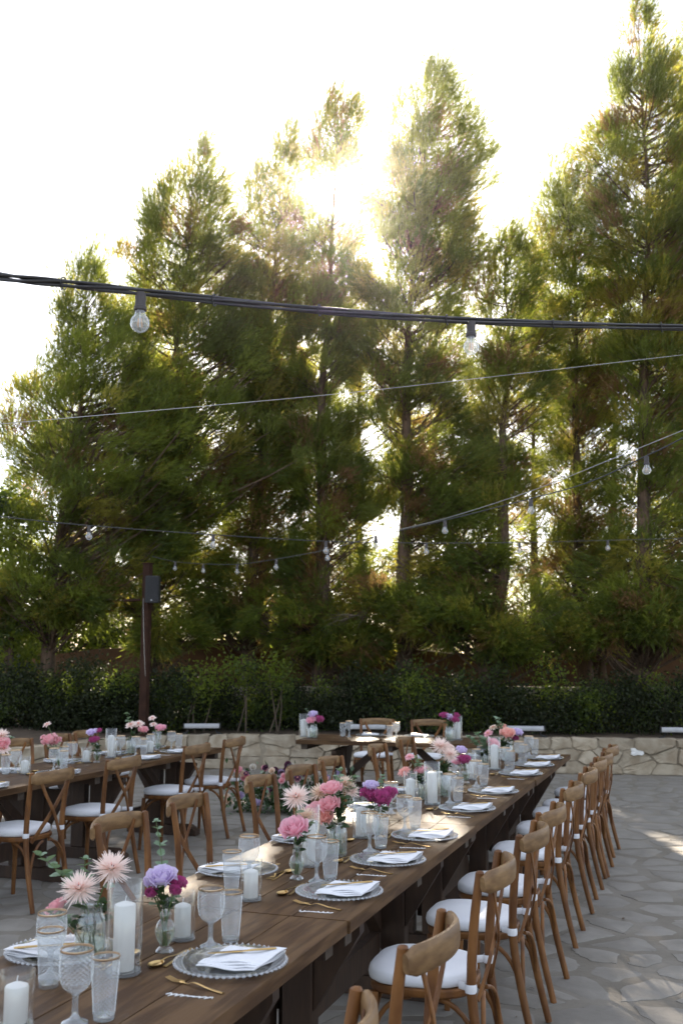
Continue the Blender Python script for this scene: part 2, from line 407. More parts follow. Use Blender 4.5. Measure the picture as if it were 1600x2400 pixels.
def wall_block(poly, m, proud, gap=.008):
    """one block from its outline in (distance along the wall, height): flat split face, broken arris, sides running back into the mortar"""
    c, out = block_outline(poly, gap); out = [(c[0] + (q[0] - c[0]), min(max(q[1], .0), WALLH + .02)) for q in out]
    n = len(out); p0, nn = wall_at(c[0]); org = Vector((p0.x, p0.y, c[1])); tl = (R.uniform(-.05, .05), R.uniform(-.06, .06)); vs = []
    def W(q, o):
        p, n2 = wall_at(q[0]); return p + n2 * o + Vector((0, 0, q[1])) - org
    back = -.04 - (.2 if c[1] > .34 else 0)
    for q in out: vs.append(W(q, back))
    for q in out: vs.append(W(q, proud * .55))
    for q in out:
        k = .93; q2 = (c[0] + (q[0] - c[0]) * k, c[1] + (q[1] - c[1]) * k); vs.append(W(q2, proud + tl[0] * (q2[0] - c[0]) + tl[1] * (q2[1] - c[1]) + R.uniform(-.009, .009)))
    vs.append(W(c, proud + R.uniform(-.003, .0035))); fs = []
    for i in range(n):
        j = (i + 1) % n; fs += [(i, j, n + j, n + i)[::-1], (n + i, n + j, 2 * n + j, 2 * n + i)[::-1], (2 * n + i, 2 * n + j, 3 * n)[::-1]]
    mb = MB(); mb.add(vs, fs); link('stone', mb.mesh('stone', m, 28), wt, org)
KS = .50; wpts = []
for ri, zc in enumerate((.075, .235, .405)):
    s = 2.6 + R.uniform(0, .3)
    while s < cum[-1] - 3:
        if not (R.random() < .10 and ri == 1): wpts.append((s * KS, zc + R.uniform(-.035, .035)))
        s += R.choice([.22, .30, .36, .44, .56]) * R.uniform(.9, 1.1)
allp = wpts + [(x, -z) for x, z in wpts] + [(x, 2 * WALLH - z) for x, z in wpts]
for i, p in enumerate(wpts):
    q0, _ = wall_at(p[0] / KS)
    if not inview((q0.x, q0.y, 0.3), 120): continue
    po = voronoi(allp, i, [j for j, q in enumerate(allp) if j != i and abs(q[0] - p[0]) < .7])
    if po: wall_block([(x / KS, z) for x, z in po], M_WALL, R.uniform(.010, .055))
# the small whitish patch stone near the right end
pp = at(1482, 1766, 0.36); sbest = min([i * 0.02 for i in range(int(cum[-1] / 0.02))], key=lambda q: (lambda w: (w - Vector((pp.x, pp.y, 0))).length)(wall_at(q)[0]))
pbest = min([i * 0.02 for i in range(int(cum[-1] / 0.02))], key=lambda q: abs(lat(wall_at(q)[0]) / max(dep(wall_at(q)[0]), .1) - (1482 - 800) / (F * math.cos(PITCH) + 338 * 0.14)))
wall_block([(pbest - .09, .27), (pbest + .09, .26), (pbest + .085, .38), (pbest - .085, .37)], M_PALE, .05)

bw = MB(); prof = []
for i in range(41):
    l = -13 + i * 0.65; d = 18.6 + 0.02 * l + R.uniform(-.03, .03); t = 1.82 + 0.13 * math.sin(i * 0.45) + R.uniform(-.04, .04)
    prof.append([ld(l, d, 0.4), ld(l, d - .03, 1.1), ld(l, d, t), ld(l, d + 0.35, t + R.uniform(-.03, .03)), ld(l, d + 0.4, 0.4)])
bw.add([v for r in prof for v in r], [(i * 5 + j, i * 5 + j + 1, i * 5 + j + 6, i * 5 + j + 5) for i in range(40) for j in range(4)])
tag(link('earth_wall', bw.mesh('earth_wall', M_BROWN, 60)), 'brown earth-rendered boundary wall behind the pine trunks', 'wall')
lw_ = MB(); prof = []
for i in range(31):
    l = -9.5 + i * 0.62; d = 17.0 + R.uniform(-.02, .02); t = 1.13 + R.uniform(-.015, .015)
    prof.append([ld(l, d, 0.4), ld(l, d, t), ld(l, d + 0.28, t), ld(l, d + 0.28, 0.4)])
lw_.add([v for r in prof for v in r], [(i * 4 + j, i * 4 + j + 1, i * 4 + j + 5, i * 4 + j + 4) for i in range(30) for j in range(3)])
tag(link('garden_ledge', lw_.mesh('garden_ledge', M_WALL, 40)), 'low flat-topped stone ledge half hidden behind the dark hedge', 'wall')

# ------------------------------------------------------------------ foliage
def tri_mesh(name, V, mats, mi, per=3):
    n = len(V) // per; me = bpy.data.meshes.new(name)
    me.vertices.add(len(V)); me.vertices.foreach_set('co', V.astype(np.float32).ravel())
    me.loops.add(len(V)); me.loops.foreach_set('vertex_index', np.arange(len(V), dtype=np.int32))
    me.polygons.add(n); me.polygons.foreach_set('loop_start', np.arange(0, len(V), per, dtype=np.int32))
    for m in mats: me.materials.append(m)
    me.polygons.foreach_set('material_index', mi.astype(np.int32)); me.update(calc_edges=True); return me
def unit(a): return a / np.maximum(np.linalg.norm(a, axis=1, keepdims=True), 1e-6)
# places where the sun gets through the crowns (foliage cut away along the sun's path to shape these sun patches) and where the sun itself shows
S_ = np.array(SUN)
LIT = [(at(1535, 1960, 0), .15), (at(1570, 2000, 0), .17), (at(1470, 1884, 0), .10), (at(1540, 1884, 0), .10), (at(1600, 1985, 0), .14),
       (at(400, 2078, .76), .12), (at(560, 2000, .76), .15), (at(660, 1960, .76), .12), (at(800, 1900, .76), .14), (at(1046, 1932, .76), .10),
       (at(1130, 1862, .76), .09), (at(770, 1713, .76), .12), (at(850, 1732, .76), .18), (at(930, 1734, .76), .18), (at(985, 1732, .76), .14),
       (at(565, 1877, 0), .20), (at(530, 1850, 0), .14), (at(337, 1823, 0), .14), (at(20, 1905, 0), .18), (at(560, 1960, 0), .10),
       (at(1000, 1905, .76), .10), (at(415, 1745, .76), .13), (at(70, 1940, .5), .12), (at(1075, 2148, .5), .13), (at(285, 1930, .88), .09)] + [(atd(x, y, 15.4), r) for x, y, r in ((560, 1572, .30), (655, 1592, .26), (460, 1605, .24), (960, 1612, .16), (1280, 1570, .22), (240, 1590, .16), (610, 1550, .16))]
def sun_gap(P):
    """True for what stays"""
    keep = np.ones(len(P), bool)
    for p, r in LIT:
        d = P - np.array(p); t = d @ S_; q = d - t[:, None] * S_
        keep &= (np.linalg.norm(q, axis=1) > r) | (t < 3)
    d = P - np.array((0, 0, H)); t = d @ S_; q = d - t[:, None] * S_; rr = np.linalg.norm(q, axis=1)
    keep &= rr > 0.54 * (0.45 + 1.0 * NP.random(len(P)))
    return keep
M_N1 = leafmat('pine_needle_mid', (0.086, 0.116, 0.023), (0.45, 0.50, 0.065), 0.5)
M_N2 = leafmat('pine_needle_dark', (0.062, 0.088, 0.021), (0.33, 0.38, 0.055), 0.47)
M_N3 = leafmat('pine_needle_olive', (0.120, 0.118, 0.026), (0.62, 0.55, 0.08), 0.52)
M_N4 = leafmat('pine_needle_dead', (0.16, 0.090, 0.038), (0.48, 0.30, 0.11), 0.46)
NEED = [M_N1, M_N2, M_N3, M_N4]
def needles(P, D, mi, k, sl, nl, w):
    n = len(P); P = np.repeat(P, k, 0); D = np.repeat(D, k, 0); mi = np.repeat(mi, k)
    sl = np.repeat(sl, k); t = NP.random(n * k)
    base = P + D * (sl * t)[:, None]
    pr = unit(np.cross(D, NP.normal(size=(n * k, 3)))); a = np.radians(NP.uniform(9, 32, n * k))
    nd = unit(D * np.cos(a)[:, None] + pr * np.sin(a)[:, None])
    nd[:, 2] -= 0.08; L = nl * NP.uniform(0.65, 1.25, n * k)
    wv = unit(np.cross(nd, NP.normal(size=(n * k, 3)))) * (w * NP.uniform(0.7, 1.3, n * k))[:, None]
    V = np.empty((n * k, 3, 3)); V[:, 0] = base - wv; V[:, 1] = base + wv; V[:, 2] = base + nd * L[:, None]
    return V.reshape(-1, 3), mi
S1 = 1.0204
TREES = {}; NTRI = []
def pine(label, d, trunk, env, dens=1.0, brown=0.12, seed=0, wind=0.3, rt=0.14, pads=()):
    """env: rows (y, left, right) of the crown outline seen from the courtyard; trunk: (y, x) points"""
    rg = np.random.default_rng(100 + seed); rr_ = random.Random(seed)
    Z = []; Lc = []; Rr = []
    for y, a, b in env:
        p, q = atd(a * S1, y * S1, d), atd(b * S1, y * S1, d); Z.append(p.z); Lc.append((lat(p) + lat(q)) / 2); Rr.append(abs(lat(q) - lat(p)) / 2)
    Z, Lc, Rr = np.array(Z)[::-1], np.array(Lc)[::-1], np.array(Rr)[::-1]
    tk = [atd(x * S1, y * S1, d) for y, x in trunk]; tz = np.array([p.z for p in tk])[::-1]; tl = np.array([lat(p) for p in tk])[::-1]
    top = Z[-1]; base = ld(tl[0], d, 0.5)
    root = thing('pine_tree', label, 'tree', base)
    tb = MB(); n = 14; tp = []
    for i in range(n):
        z = 0.45 + (top - 0.25 - 0.45) * i / (n - 1)
        tp.append(ld(float(np.interp(z, tz, tl)) + rr_.uniform(-.03, .03), d + rr_.uniform(-.03, .03), z) - base)
    rad = [rt * (1 - i / (n - 1)) ** 1.35 + 0.008 for i in range(n)]
    tb.tube(tp, rad, 9)
    zz = np.linspace(Z[0], Z[-1], 200); Rr = Rr * 1.02 + .03; wz = np.interp(zz, Z, Rr) + 0.08; area = float(np.sum(wz * 2) * (zz[1] - zz[0]))
    nc = int(area * 21 * dens); cz = np.concatenate([rg.choice(zz, nc, p=wz / wz.sum()), top - np.abs(rg.normal(0, .9, 9)) - .1]) 
    P_ = []; D_ = []; MI = []; SL = []; lm = tb
    PD = []
    for px_, py_, r_ in pads:
        p = atd(px_ * S1, py_ * S1, d)
        for _ in range(int(60 * r_)): o3 = rg.normal(size=3); o3 /= np.linalg.norm(o3); PD.append((p.z + o3[2] * r_ * .5, lat(p) + o3[0] * r_, d - .7 + o3[1] * r_ * .6))
    for z in list(cz) + PD:
        pad = None if np.isscalar(z) else z
        if pad is not None: z = pad[0]
        Rz = float(np.interp(z, Z, Rr)) * rg.uniform(.66, 1.12); lc = float(np.interp(z, Z, Lc)); tx = float(np.interp(z, tz, tl))
        th = rg.uniform(0, 2 * math.pi); u = rg.random() ** 0.40 * (1.22 if rg.random() < .10 else 1); tf = min(1, max(0, (z - top + 2.2) / 2.2)); s = min(0.15 + 0.22 * rg.random(), 0.06 + Rz * 0.42) * (1 - .45 * tf)
        r = max(0, Rz - s * 0.12) * u; l = lc + r * math.cos(th); dd = d + 0.9 * r * math.sin(th)
        if pad is not None: l, dd, s, u, tf = pad[1], pad[2], .20, .9, 0
        # branch from the trunk
        dist = math.hypot(l - tx, dd - d); zt = max(0.7, z - dist * rg.uniform(0.15, 0.7) - 0.1)
        a = ld(tx, d, zt) - base; c = ld(l, dd, z) - base
        if dist > 0.25: lm.tube(bez(a, a.lerp(c, 0.5) + Vector((0, 0, -0.12 * dist)), c, 6), [0.008 + 0.022 * min(1, dist / 2) * (1 - t / 5) for t in range(6)], 4, cap=False)
        if dist > 0.6 and rg.random() < .5:
            for _ in range(2):
                e = c + Vector(rg.normal(0, .22, 3)); f0 = a.lerp(c, rg.uniform(.5, .8)); lm.tube([f0, f0.lerp(e, .5), e], [.008, .006, .003], 3, cap=False)
        ns = int(15 + 86 * (s / 0.34) ** 2); off = rg.normal(size=(ns, 3)); off = unit(off) * (rg.random(ns) ** 0.5)[:, None] * s
        off[:, 2] *= 0.8 + 1.5 * tf; off[:, :2] *= 1 - .25 * tf
        out = np.array(ld(l - tx, dd - d, 0)); out = out / max(np.linalg.norm(out), .3)
        hf = np.clip((z - 2.5) / 3.5, -0.15, 1)
        Dm = out * rg.uniform(.35, .75) + np.array((0, 0, 0.10 + 0.80 * hf + 1.1 * tf)) + np.array((cy, sy, 0)) * wind * (hf + .8 * tf) + rg.normal(0, .28, 3)
        D = unit(Dm / np.linalg.norm(Dm) + off / s * 0.42 + rg.normal(0, .13, (ns, 3))); sl_ = rg.uniform(.12, .26, ns) * (1 + .9 * tf + .5 * (u > 1))
        ex = rg.random(ns) < .09; sl_ = np.where(ex, sl_ * 1.9, sl_); off = off + np.where(ex, 1, 0)[:, None] * D * s * .35
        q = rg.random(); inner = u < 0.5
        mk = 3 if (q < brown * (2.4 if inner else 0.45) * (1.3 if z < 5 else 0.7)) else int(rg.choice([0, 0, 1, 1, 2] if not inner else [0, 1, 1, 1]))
        P_.append(np.array(c + base) + off); D_.append(D); MI.append(np.full(ns, mk)); SL.append(sl_)
    P_ = np.concatenate(P_); D_ = np.concatenate(D_); MI = np.concatenate(MI); SL = np.concatenate(SL)
    kp = sun_gap(P_ + D_ * 0.1); P_, D_, MI, SL = P_[kp], D_[kp], MI[kp], SL[kp]
    V, mi = needles(P_, D_, MI, 6, SL, 0.125, 0.0074)
    V -= np.array(base)
    link('trunk', tb.mesh('trunk', M_BARK, 60), root)
    link('crown', tri_mesh('crown', V, NEED, mi), root); NTRI.append(len(mi))
    TREES[label] = root

pine('bushy pine with low sweeping boughs, leftmost of the row', 16.4, [(600, 205), (900, 190), (1300, 125), (1480, 112)],
     [(590, 197, 210), (650, 172, 236), (700, 142, 262), (780, 100, 330), (850, 85, 380), (930, 24, 420), (1000, 10, 450), (1080, 22, 430), (1150, 60, 420), (1250, 20, 380), (1330, 60, 330), (1400, 90, 300)], 1.0, .10, 1, pads=[(90, 1380, .6), (200, 1400, .4)])
pine('broad pine behind the loudspeaker post, second from the left', 17.0, [(340, 470), (700, 420), (1000, 370), (1480, 350)],
     [(335, 464, 482), (400, 430, 500), (450, 350, 520), (520, 318, 535), (600, 290, 560), (700, 300, 575), (850, 280, 610), (1000, 265, 645), (1120, 250, 640), (1200, 280, 470), (1280, 300, 520), (1370, 330, 480), (1460, 340, 480)], 1.05, .12, 2, pads=[(400, 1465, .5), (330, 1380, .3)])
pine('slim pine with reddish dead twigs low down, left of the sun gap', 17.7, [(300, 657), (600, 630), (1000, 600), (1480, 572)],
     [(295, 648, 666), (370, 618, 682), (430, 565, 690), (500, 550, 720), (620, 540, 720), (750, 540, 720), (900, 550, 710), (1000, 545, 700), (1150, 490, 700), (1230, 520, 680), (1300, 470, 690), (1400, 450, 720), (1460, 480, 700)], 1.12, .30, 3, pads=[(520, 1420, .45), (600, 1390, .35)])
pine('narrow-topped pine with thick bare trunk right under the sun glare', 17.3, [(225, 775), (600, 760), (900, 740), (1480, 738)],
     [(220, 766, 784), (290, 722, 834), (340, 715, 838), (420, 700, 825), (500, 690, 850), (600, 715, 830), (720, 690, 850), (830, 650, 860), (930, 680, 810), (1050, 640, 830), (1150, 650, 880), (1260, 660, 890), (1330, 620, 850), (1420, 590, 890), (1520, 670, 850)], 1.15, .16, 4, rt=.17, pads=[(700, 1440, .55), (800, 1480, .5), (640, 1420, .4)])
pine('tall wind-swept pine whose top leans right beside the sun', 16.9, [(155, 985), (400, 970), (800, 935), (1480, 925)],
     [(150, 976, 994), (220, 948, 1050), (300, 872, 1102), (380, 868, 1120), (480, 850, 1110), (600, 810, 1100), (700, 820, 1090), (800, 810, 1060), (900, 830, 1070), (1020, 850, 1090), (1150, 890, 1150), (1280, 940, 1170), (1360, 900, 1130), (1440, 880, 1170)], 1.0, .16, 5, rt=.16, pads=[(960, 1420, .4), (890, 1380, .3)])
pine('short pointed pine with a bare leaning lower trunk', 16.6, [(540, 1157), (800, 1165), (1100, 1150), (1300, 1160), (1480, 1120)],
     [(535, 1150, 1164), (600, 1112, 1225), (680, 1085, 1260), (800, 1090, 1290), (900, 1085, 1290), (1000, 1075, 1250), (1120, 1060, 1210), (1240, 1000, 1190), (1330, 980, 1160), (1420, 1010, 1310), (1490, 1030, 1290)], 1.0, .14, 6, rt=.18, pads=[(1020, 1430, .5), (1150, 1470, .45), (1270, 1440, .5)])
pine('thin-topped pine with gappy yellowish crown, left of the tallest', 17.9, [(365, 1297), (700, 1320), (1000, 1322), (1480, 1340)],
     [(360, 1290, 1304), (430, 1250, 1372), (500, 1205, 1392), (600, 1190, 1400), (700, 1215, 1420), (800, 1260, 1420), (950, 1270, 1400), (1050, 1260, 1400), (1150, 1240, 1420), (1230, 1260, 1400), (1330, 1230, 1420), (1420, 1190, 1430), (1490, 1230, 1420)], 0.95, .22, 7)
pine('tallest dense pine rising at the right edge of the row', 16.3, [(25, 1465), (500, 1490), (900, 1480), (1480, 1470)],
     [(20, 1457, 1473), (100, 1427, 1500), (200, 1387, 1550), (320, 1342, 1600), (500, 1362, 1620), (700, 1392, 1620), (880, 1410, 1600), (980, 1420, 1580), (1100, 1415, 1580), (1220, 1420, 1640), (1330, 1340, 1640), (1450, 1330, 1640)], 1.0, .16, 8, rt=.17, pads=[(1400, 1400, .5), (1480, 1430, .6), (1560, 1420, .5), (1340, 1450, .35)])
pine('big pine cut off by the right edge of the picture', 17.2, [(15, 1610), (600, 1640), (1480, 1650)],
     [(10, 1600, 1625), (100, 1560, 1690), (250, 1520, 1780), (450, 1500, 1820), (700, 1500, 1820), (950, 1520, 1800), (1200, 1530, 1800), (1450, 1500, 1800)], .85, .16, 9, rt=.17)

for k, (x, ty, hw, lb) in enumerate([(150, 860, 120, 'pine in the back row behind the leftmost front pine'), (330, 640, 130, 'pine in the back row behind the loudspeaker post'), (600, 620, 130, 'pine in the back row left of the bare trunk'),
                                 (830, 640, 125, 'pine in the back row just right of the sun gap'), (1030, 720, 130, 'pine in the back row behind the short pointed pine'), (1230, 650, 120, 'pine in the back row left of the gappy pine'), (1400, 560, 120, 'pine in the back row just left of the tallest pine')]):
    pine(lb, 21.0 + .5 * (k % 3), [(ty, x), (1000, x + 8 * (-1) ** k), (1480, x)], [(ty - 5, x - 8, x + 8), (ty + 90, x - hw * .5, x + hw * .45), (ty + 220, x - hw * .9, x + hw * .85), (1000, x - hw, x + hw), (1200, x - hw * 1.05, x + hw), (1340, x - hw, x + hw * 1.05), (1440, x - hw * 1.05, x + hw), (1530, x - hw, x + hw)], .40, .30, 20 + k)
def leaves(P, size, mi, asp=0.55):
    n = len(P); d = unit(NP.normal(size=(n, 3))); w = unit(np.cross(d, NP.normal(size=(n, 3)))); nn = np.cross(d, w)
    L = size * NP.uniform(0.7, 1.3, n); V = np.empty((n, 4, 3))
    V[:, 0] = P; V[:, 1] = P + d * (L * .5)[:, None] + w * (L * asp * .5)[:, None] + nn * (L * .08)[:, None]
    V[:, 2] = P + d * L[:, None]; V[:, 3] = P + d * (L * .5)[:, None] - w * (L * asp * .5)[:, None] + nn * (L * .08)[:, None]
    return V.reshape(-1, 3), mi
M_H1 = leafmat('hedge_leaf_dark', (0.024, 0.031, 0.012), (0.06, 0.085, 0.018), 0.22)
M_H2 = leafmat('hedge_leaf_green', (0.048, 0.072, 0.02), (0.26, 0.34, 0.035), 0.4)
M_H3 = leafmat('hedge_leaf_bright', (0.09, 0.12, 0.025), (0.46, 0.56, 0.05), 0.5)
HL = [M_H1, M_H2, M_H3]
def shrub(name, label, cat, blobs, dens, size, wts, stems=True, gap=False, group=None):
    """blobs: (lateral, depth, z, radius lateral, radius depth, radius z)"""
    c0 = ld(blobs[0][0], blobs[0][1], 0.5); root = thing(name, label, cat, c0, 0, group)
    P_ = []; MI = []; sm = MB()
    for (l, d, z, a, b, c) in blobs:
        n = int(dens * a * c * 4); sub = max(9, int(34 * a * c * 4)); ctr = NP.normal(size=(sub, 3)); ctr = unit(ctr) * (NP.random(sub) ** .4)[:, None]
        k = NP.integers(0, sub, n); q = ctr[k] * np.array((a, b, c)) + NP.normal(0, 0.11, (n, 3))
        ll = l + q[:, 0]; dd = d + q[:, 1]; w = np.stack([ll * cy - dd * sy, ll * sy + dd * cy, z + q[:, 2]], 1)
        P_.append(w); cm = NP.choice(3, sub, p=wts); MI.append(cm[k])
        if stems:
            for j in range(min(sub, 9 if name == 'hedge' else 3)):
                e = ld(l + ctr[j][0] * a, d + ctr[j][1] * b, z + ctr[j][2] * c) - c0; s0 = ld(l + NP.uniform(-.5, .5) * a, d + .15, 0.45) - c0
                sm.tube(bez(s0, s0.lerp(e, .5) + Vector((NP.normal(0, .08), NP.normal(0, .08), .05)), e, 5), [.014, .012, .010, .007, .004], 4, cap=False)
    P_ = np.concatenate(P_); MI = np.concatenate(MI); kp = P_[:, 2] > 0.5; P_, MI = P_[kp], MI[kp]
    if gap: kp = sun_gap(P_); P_, MI = P_[kp], MI[kp]
    V, mi = leaves(P_, size, MI); V -= np.array(c0)
    if stems: link('stem', sm.mesh('stem', M_TWIG, 60), root)
    link('foliage', tri_mesh('foliage', V, HL, mi, 4), root)
    return root
W3 = [.72, .23, .05]
def dwall(l): return float(np.interp(l, [-4.4, -3.69, -3.04, -2.17, -1.18, 3.17, 7], [12.2, 13.6, 14.56, 15.05, 15.09, 14.44, 13.9]))
shrub('hedge', 'dense dark hedge on the left behind the loudspeaker post', 'hedge',
      [(-5.3 + i * 0.41, max(14.6, dwall(-5.3 + i * .41)) + .80 + R.uniform(0, .3), 0.92 + R.uniform(-.10, .12), .44, .42, .58) for i in range(7)], 6000, .05, [.80, .17, .03])
shrub('hedge', 'long dark hedge along the stone wall right of the post', 'hedge',
      [(-2.55 + i * 0.5, dwall(-2.55 + i * .5) + .85 + R.uniform(0, .3), 0.84 + R.uniform(-.14, .14), .48, .42, .52) for i in range(19)], 5200, .05, W3)
for k, (px, py, w, lb) in enumerate([(455, 1600, .40, 'sunlit yellow-green shrub growing close to the right of the post'), (560, 1570, .42, 'sunlit yellow-green shrub, middle one above the hedge left of the head table'),
                                     (650, 1585, .34, 'small yellow-green sunlit shrub just left of the flower vase on the head table'),
                                     (960, 1600, .36, 'thin leafy shrub with few bright leaves behind the head table chairs'),
                                     (1280, 1580, .34, 'small shrub with one bright tuft above the right hedge')]):
    p = atd(px, py, 15.4); shrub('shrub', lb, 'shrub', [(lat(p), 15.4, p.z - .06, w * .85, .25, .30)], 2200, .055, [.15, .35, .50], gap=False, group='shrubs above the hedge')
# broad-leaved tree at the left edge
def leafy(label, px, d, blobs, dens, wts, size=.075):
    bl = []
    for x, y, r in blobs:
        p = atd(x * S1, y * S1, d); bl.append((lat(p), d + R.uniform(-.4, .4), p.z, r, r * .8, r * .8))
    base = ld(bl[-1][0], d, 0.5); root = thing('leafy_tree', label, 'tree', base)
    tb = MB(); tip = ld(bl[0][0], d, bl[0][2]) - base; tb.tube(bez((0, 0, -.1), Vector((0.1, 0, 1.2)), tip, 8), [.09 - .009 * i for i in range(8)], 7)
    for b in bl:
        e = ld(b[0], b[1], b[2]) - base; s0 = tip * R.uniform(.25, .6); tb.tube(bez(s0, s0.lerp(e, .5) + Vector((0, 0, .1)), e, 5), [.03, .025, .018, .012, .006], 5, cap=False)
    link('trunk', tb.mesh('trunk', M_BARK, 60), root)
    P_ = []; MI = []
    for (l, dd, z, a, b, c) in bl:
        n = int(dens * a * c * 4); sub = 14; ctr = unit(NP.normal(size=(sub, 3))) * (NP.random(sub) ** .4)[:, None]; k = NP.integers(0, sub, n)
        q = ctr[k] * np.array((a, b, c)) + NP.normal(0, .13, (n, 3)); ll = l + q[:, 0]; de = dd + q[:, 1]
        P_.append(np.stack([ll * cy - de * sy, ll * sy + de * cy, z + q[:, 2]], 1)); MI.append(NP.choice(3, sub, p=wts)[k])
    P_ = np.concatenate(P_); MI = np.concatenate(MI); V, mi = leaves(P_, size, MI); V -= np.array(base)
    link('crown', tri_mesh('crown', V, HL, mi, 4), root)
leafy('bright green broad-leaved tree at the left edge beyond the hedge', 20, 16.3,
      [(25, 1165, .42), (-20, 1200, .5), (70, 1190, .35), (10, 1290, .5), (60, 1330, .4), (20, 1400, .55), (-20, 1460, .55), (70, 1450, .35), (20, 1500, .45)], 2400, [.06, .34, .60])
leafy('yellow-green backlit leafy bush seen through the trunks at far left', 150, 19.8,
      [(140, 1440, .6), (220, 1455, .55), (300, 1460, .5), (180, 1400, .4), (240, 1490, .6), (310, 1400, .4), (110, 1500, .5)], 1500, [.1, .4, .5])
leafy('climbing fig with a few glowing leaves right of the leaning trunk', 1390, 17.4,
      [(1330, 1330, .22), (1380, 1390, .42), (1430, 1420, .34), (1290, 1390, .30), (1400, 1340, .25), (1380, 1450, .4)], 800, [.25, .35, .40], .10)
# bare dead twigs hanging in front of the hedge
for px, py, s, lb in [(1150, 1460, 1, 'tangle of bare grey twigs on a low bough under the leaning trunk'), (835, 1450, -1, 'tangle of bare grey twigs on a low bough under the bare-trunk pine')]:
    c0 = atd(px, py, 16.2); mb = MB()
    for k in range(16):
        e = Vector(NP.normal(0, 1, 3)); e = Vector((e.x * .3 + .32 * s, e.y * .2, e.z * .14 - .1)); mb.tube(bez((0, 0, .05), e * .5 + Vector((0, 0, .1)), e, 6), [.008, .007, .006, .005, .004, .002], 4)
        q = e * .6; 
        for _ in range(2):
            f0 = q + Vector(NP.normal(0, .12, 3)); mb.tube([e * .55, (e * .55).lerp(f0, .5), f0], [.005, .004, .002], 3)
    tag(link('dead_twigs', mb.mesh('dead_twigs', M_TWIG, 60), None, c0), lb, 'twigs')

# ------------------------------------------------------------------ post, loudspeaker, wall washers
pb = at(337, 1690, 0.62); pb = ld(lat(atd(337, 1690, 15.1)), 15.1, 0.45); ptop = atd(342, 1322, 15.1).z
post = thing('metal_post', 'dark rusty square post standing in the bed at the left', 'post', pb)
mb = MB(); mb.box((0, 0, (ptop - .45) / 2), (.115, .115, ptop - .45)); link('shaft', mb.mesh('shaft', M_POLE, 30, .008), post)
mb = MB(); mb.box((0, 0, ptop - .45 + .008), (.14, .14, .016)); link('cap', mb.mesh('cap', M_POLE, 30, .003), post)
mb = MB(); q0 = Vector((-.06, -.06, 2.02)); mb.tube([(-.07 * cy - .0, -.07, 2.03), (-.30 * cy, -.12 - .08, 2.02)], .022, 6); link('bracket_arm', mb.mesh('bracket_arm', M_POLE, 40), post)
mb = MB(); mb.tube(bez((-.02, -.075, 2.05), (.03, -.13, 1.5), (.05, -.07, .9), 9), .0035, 5); link('cable', mb.mesh('cable', M_WIRE, 60), post)
spk = thing('loudspeaker', 'black box loudspeaker mounted high on the rusty post', 'loudspeaker', atd(358, 1412, 14.93), YAW)
mb = MB(); mb.box((0, 0, .195), (.205, .19, .40)); link('cabinet', mb.mesh('cabinet', M_BLACK, 30, .012, 2), spk)
mb = MB(); mb.box((0, -.098, .20), (.18, .008, .365)); link('grille', mb.mesh('grille', mat('speaker_grille', (.03, .03, .032), .8, (.012, .012, .013), 120), 30, .003), spk)
mb = MB(); mb.box((0, -.104, .03), (.022, .004, .016)); link('badge', mb.mesh('badge', M_LAMP, 30), spk)
def washer_build():
    t = thing('wall_washer_light', 'x', 'lamp', (0, 0, 0), 0, 'linear garden lights along the wall')
    mb = MB(); mb.sweep([(-.26, 0, .10), (.26, 0, .10)], .038, .036, 12, pw=3.5); link('diffuser', mb.mesh('diffuser', M_LAMP, 40), t)
    for s in (-1, 1):
        mb = MB(); mb.box((s * .27, .0, .10), (.018, .085, .085)); link('end_cap', mb.mesh('end_cap', M_BLACK, 30, .004), t)
        mb = MB(); mb.tube([(s * .2, .02, .07), (s * .21, .03, .02), (s * .23, .02, 0), (s * .3, -.04, -.015)], .013, 6); link('bracket', mb.mesh('bracket', M_BLACK, 40), t)
    mb = MB(); mb.box((0, .045, .075), (.50, .03, .05)); link('housing', mb.mesh('housing', M_BLACK, 30, .004), t)
    return t
WASH = Kind(washer_build)
for (px, py), lb in zip([(470, 1704), (858, 1703), (1232, 1714), (1600, 1716)],
                        ['white linear garden light on the wall left of the head table, right of the post', 'white linear garden light on the wall behind the left head table chair',
                         'white linear garden light on the wall behind the far end of the long table', 'white linear garden light on the wall cut by the right picture edge']):
    base = min([cum[-1] * i / 3000 for i in range(3000)], key=lambda q: abs(lat(wall_at(q)[0]) / max(.1, dep(wall_at(q)[0])) - ray(px, py)[0 if 0 else 3] * 0 - (px - 800) / ray(px, py)[3]))
    p, n = wall_at(base); q = p - n * .20; WASH.put((q.x, q.y, WALLH + .015), math.atan2(n.y, n.x) + math.pi / 2, lb)

# ------------------------------------------------------------------ festoon lights
def bulb_build():
    t = thing('festoon_bulb', 'x', 'light bulb', (0, 0, 0), 0, 'festoon bulbs hanging over the courtyard')
    MB.capall = True
    mb = MB(); mb.lathe([(.016, 0), (.017, -.012), (.0165, -.035), (.018, -.045), (.0205, -.047), (.0205, -.058), (.017, -.060)][::-1], 14); link('socket', mb.mesh('socket', M_SOCK, 40), t)
    MB.capall = False
    mb = MB(); pr = [(.0155, -.058), (.016, -.066), (.019, -.076)] + [(.0300 * math.cos(a), -.1 - .0 + .0300 * math.sin(a)) for a in [math.radians(q) for q in (52, 35, 18, 0, -18, -36, -54, -72)]] + [(.0004, -.130)]
    mb.lathe(pr[::-1], 20); link('globe', mb.mesh('globe', M_BULB, 60), t)
    mb = MB(); mb.tube([(0, 0, -.062), (0, 0, -.112)], .002, 5, 1)
    for a in range(4): q = a * math.pi / 2 + .4; mb.tube([(.006 * math.cos(q), .006 * math.sin(q), -.084), (.009 * math.cos(q), .009 * math.sin(q), -.112)], .0014, 5, 0)
    link('filament', mb.mesh('filament', [M_FIL, M_NAME], 60), t)
    return t
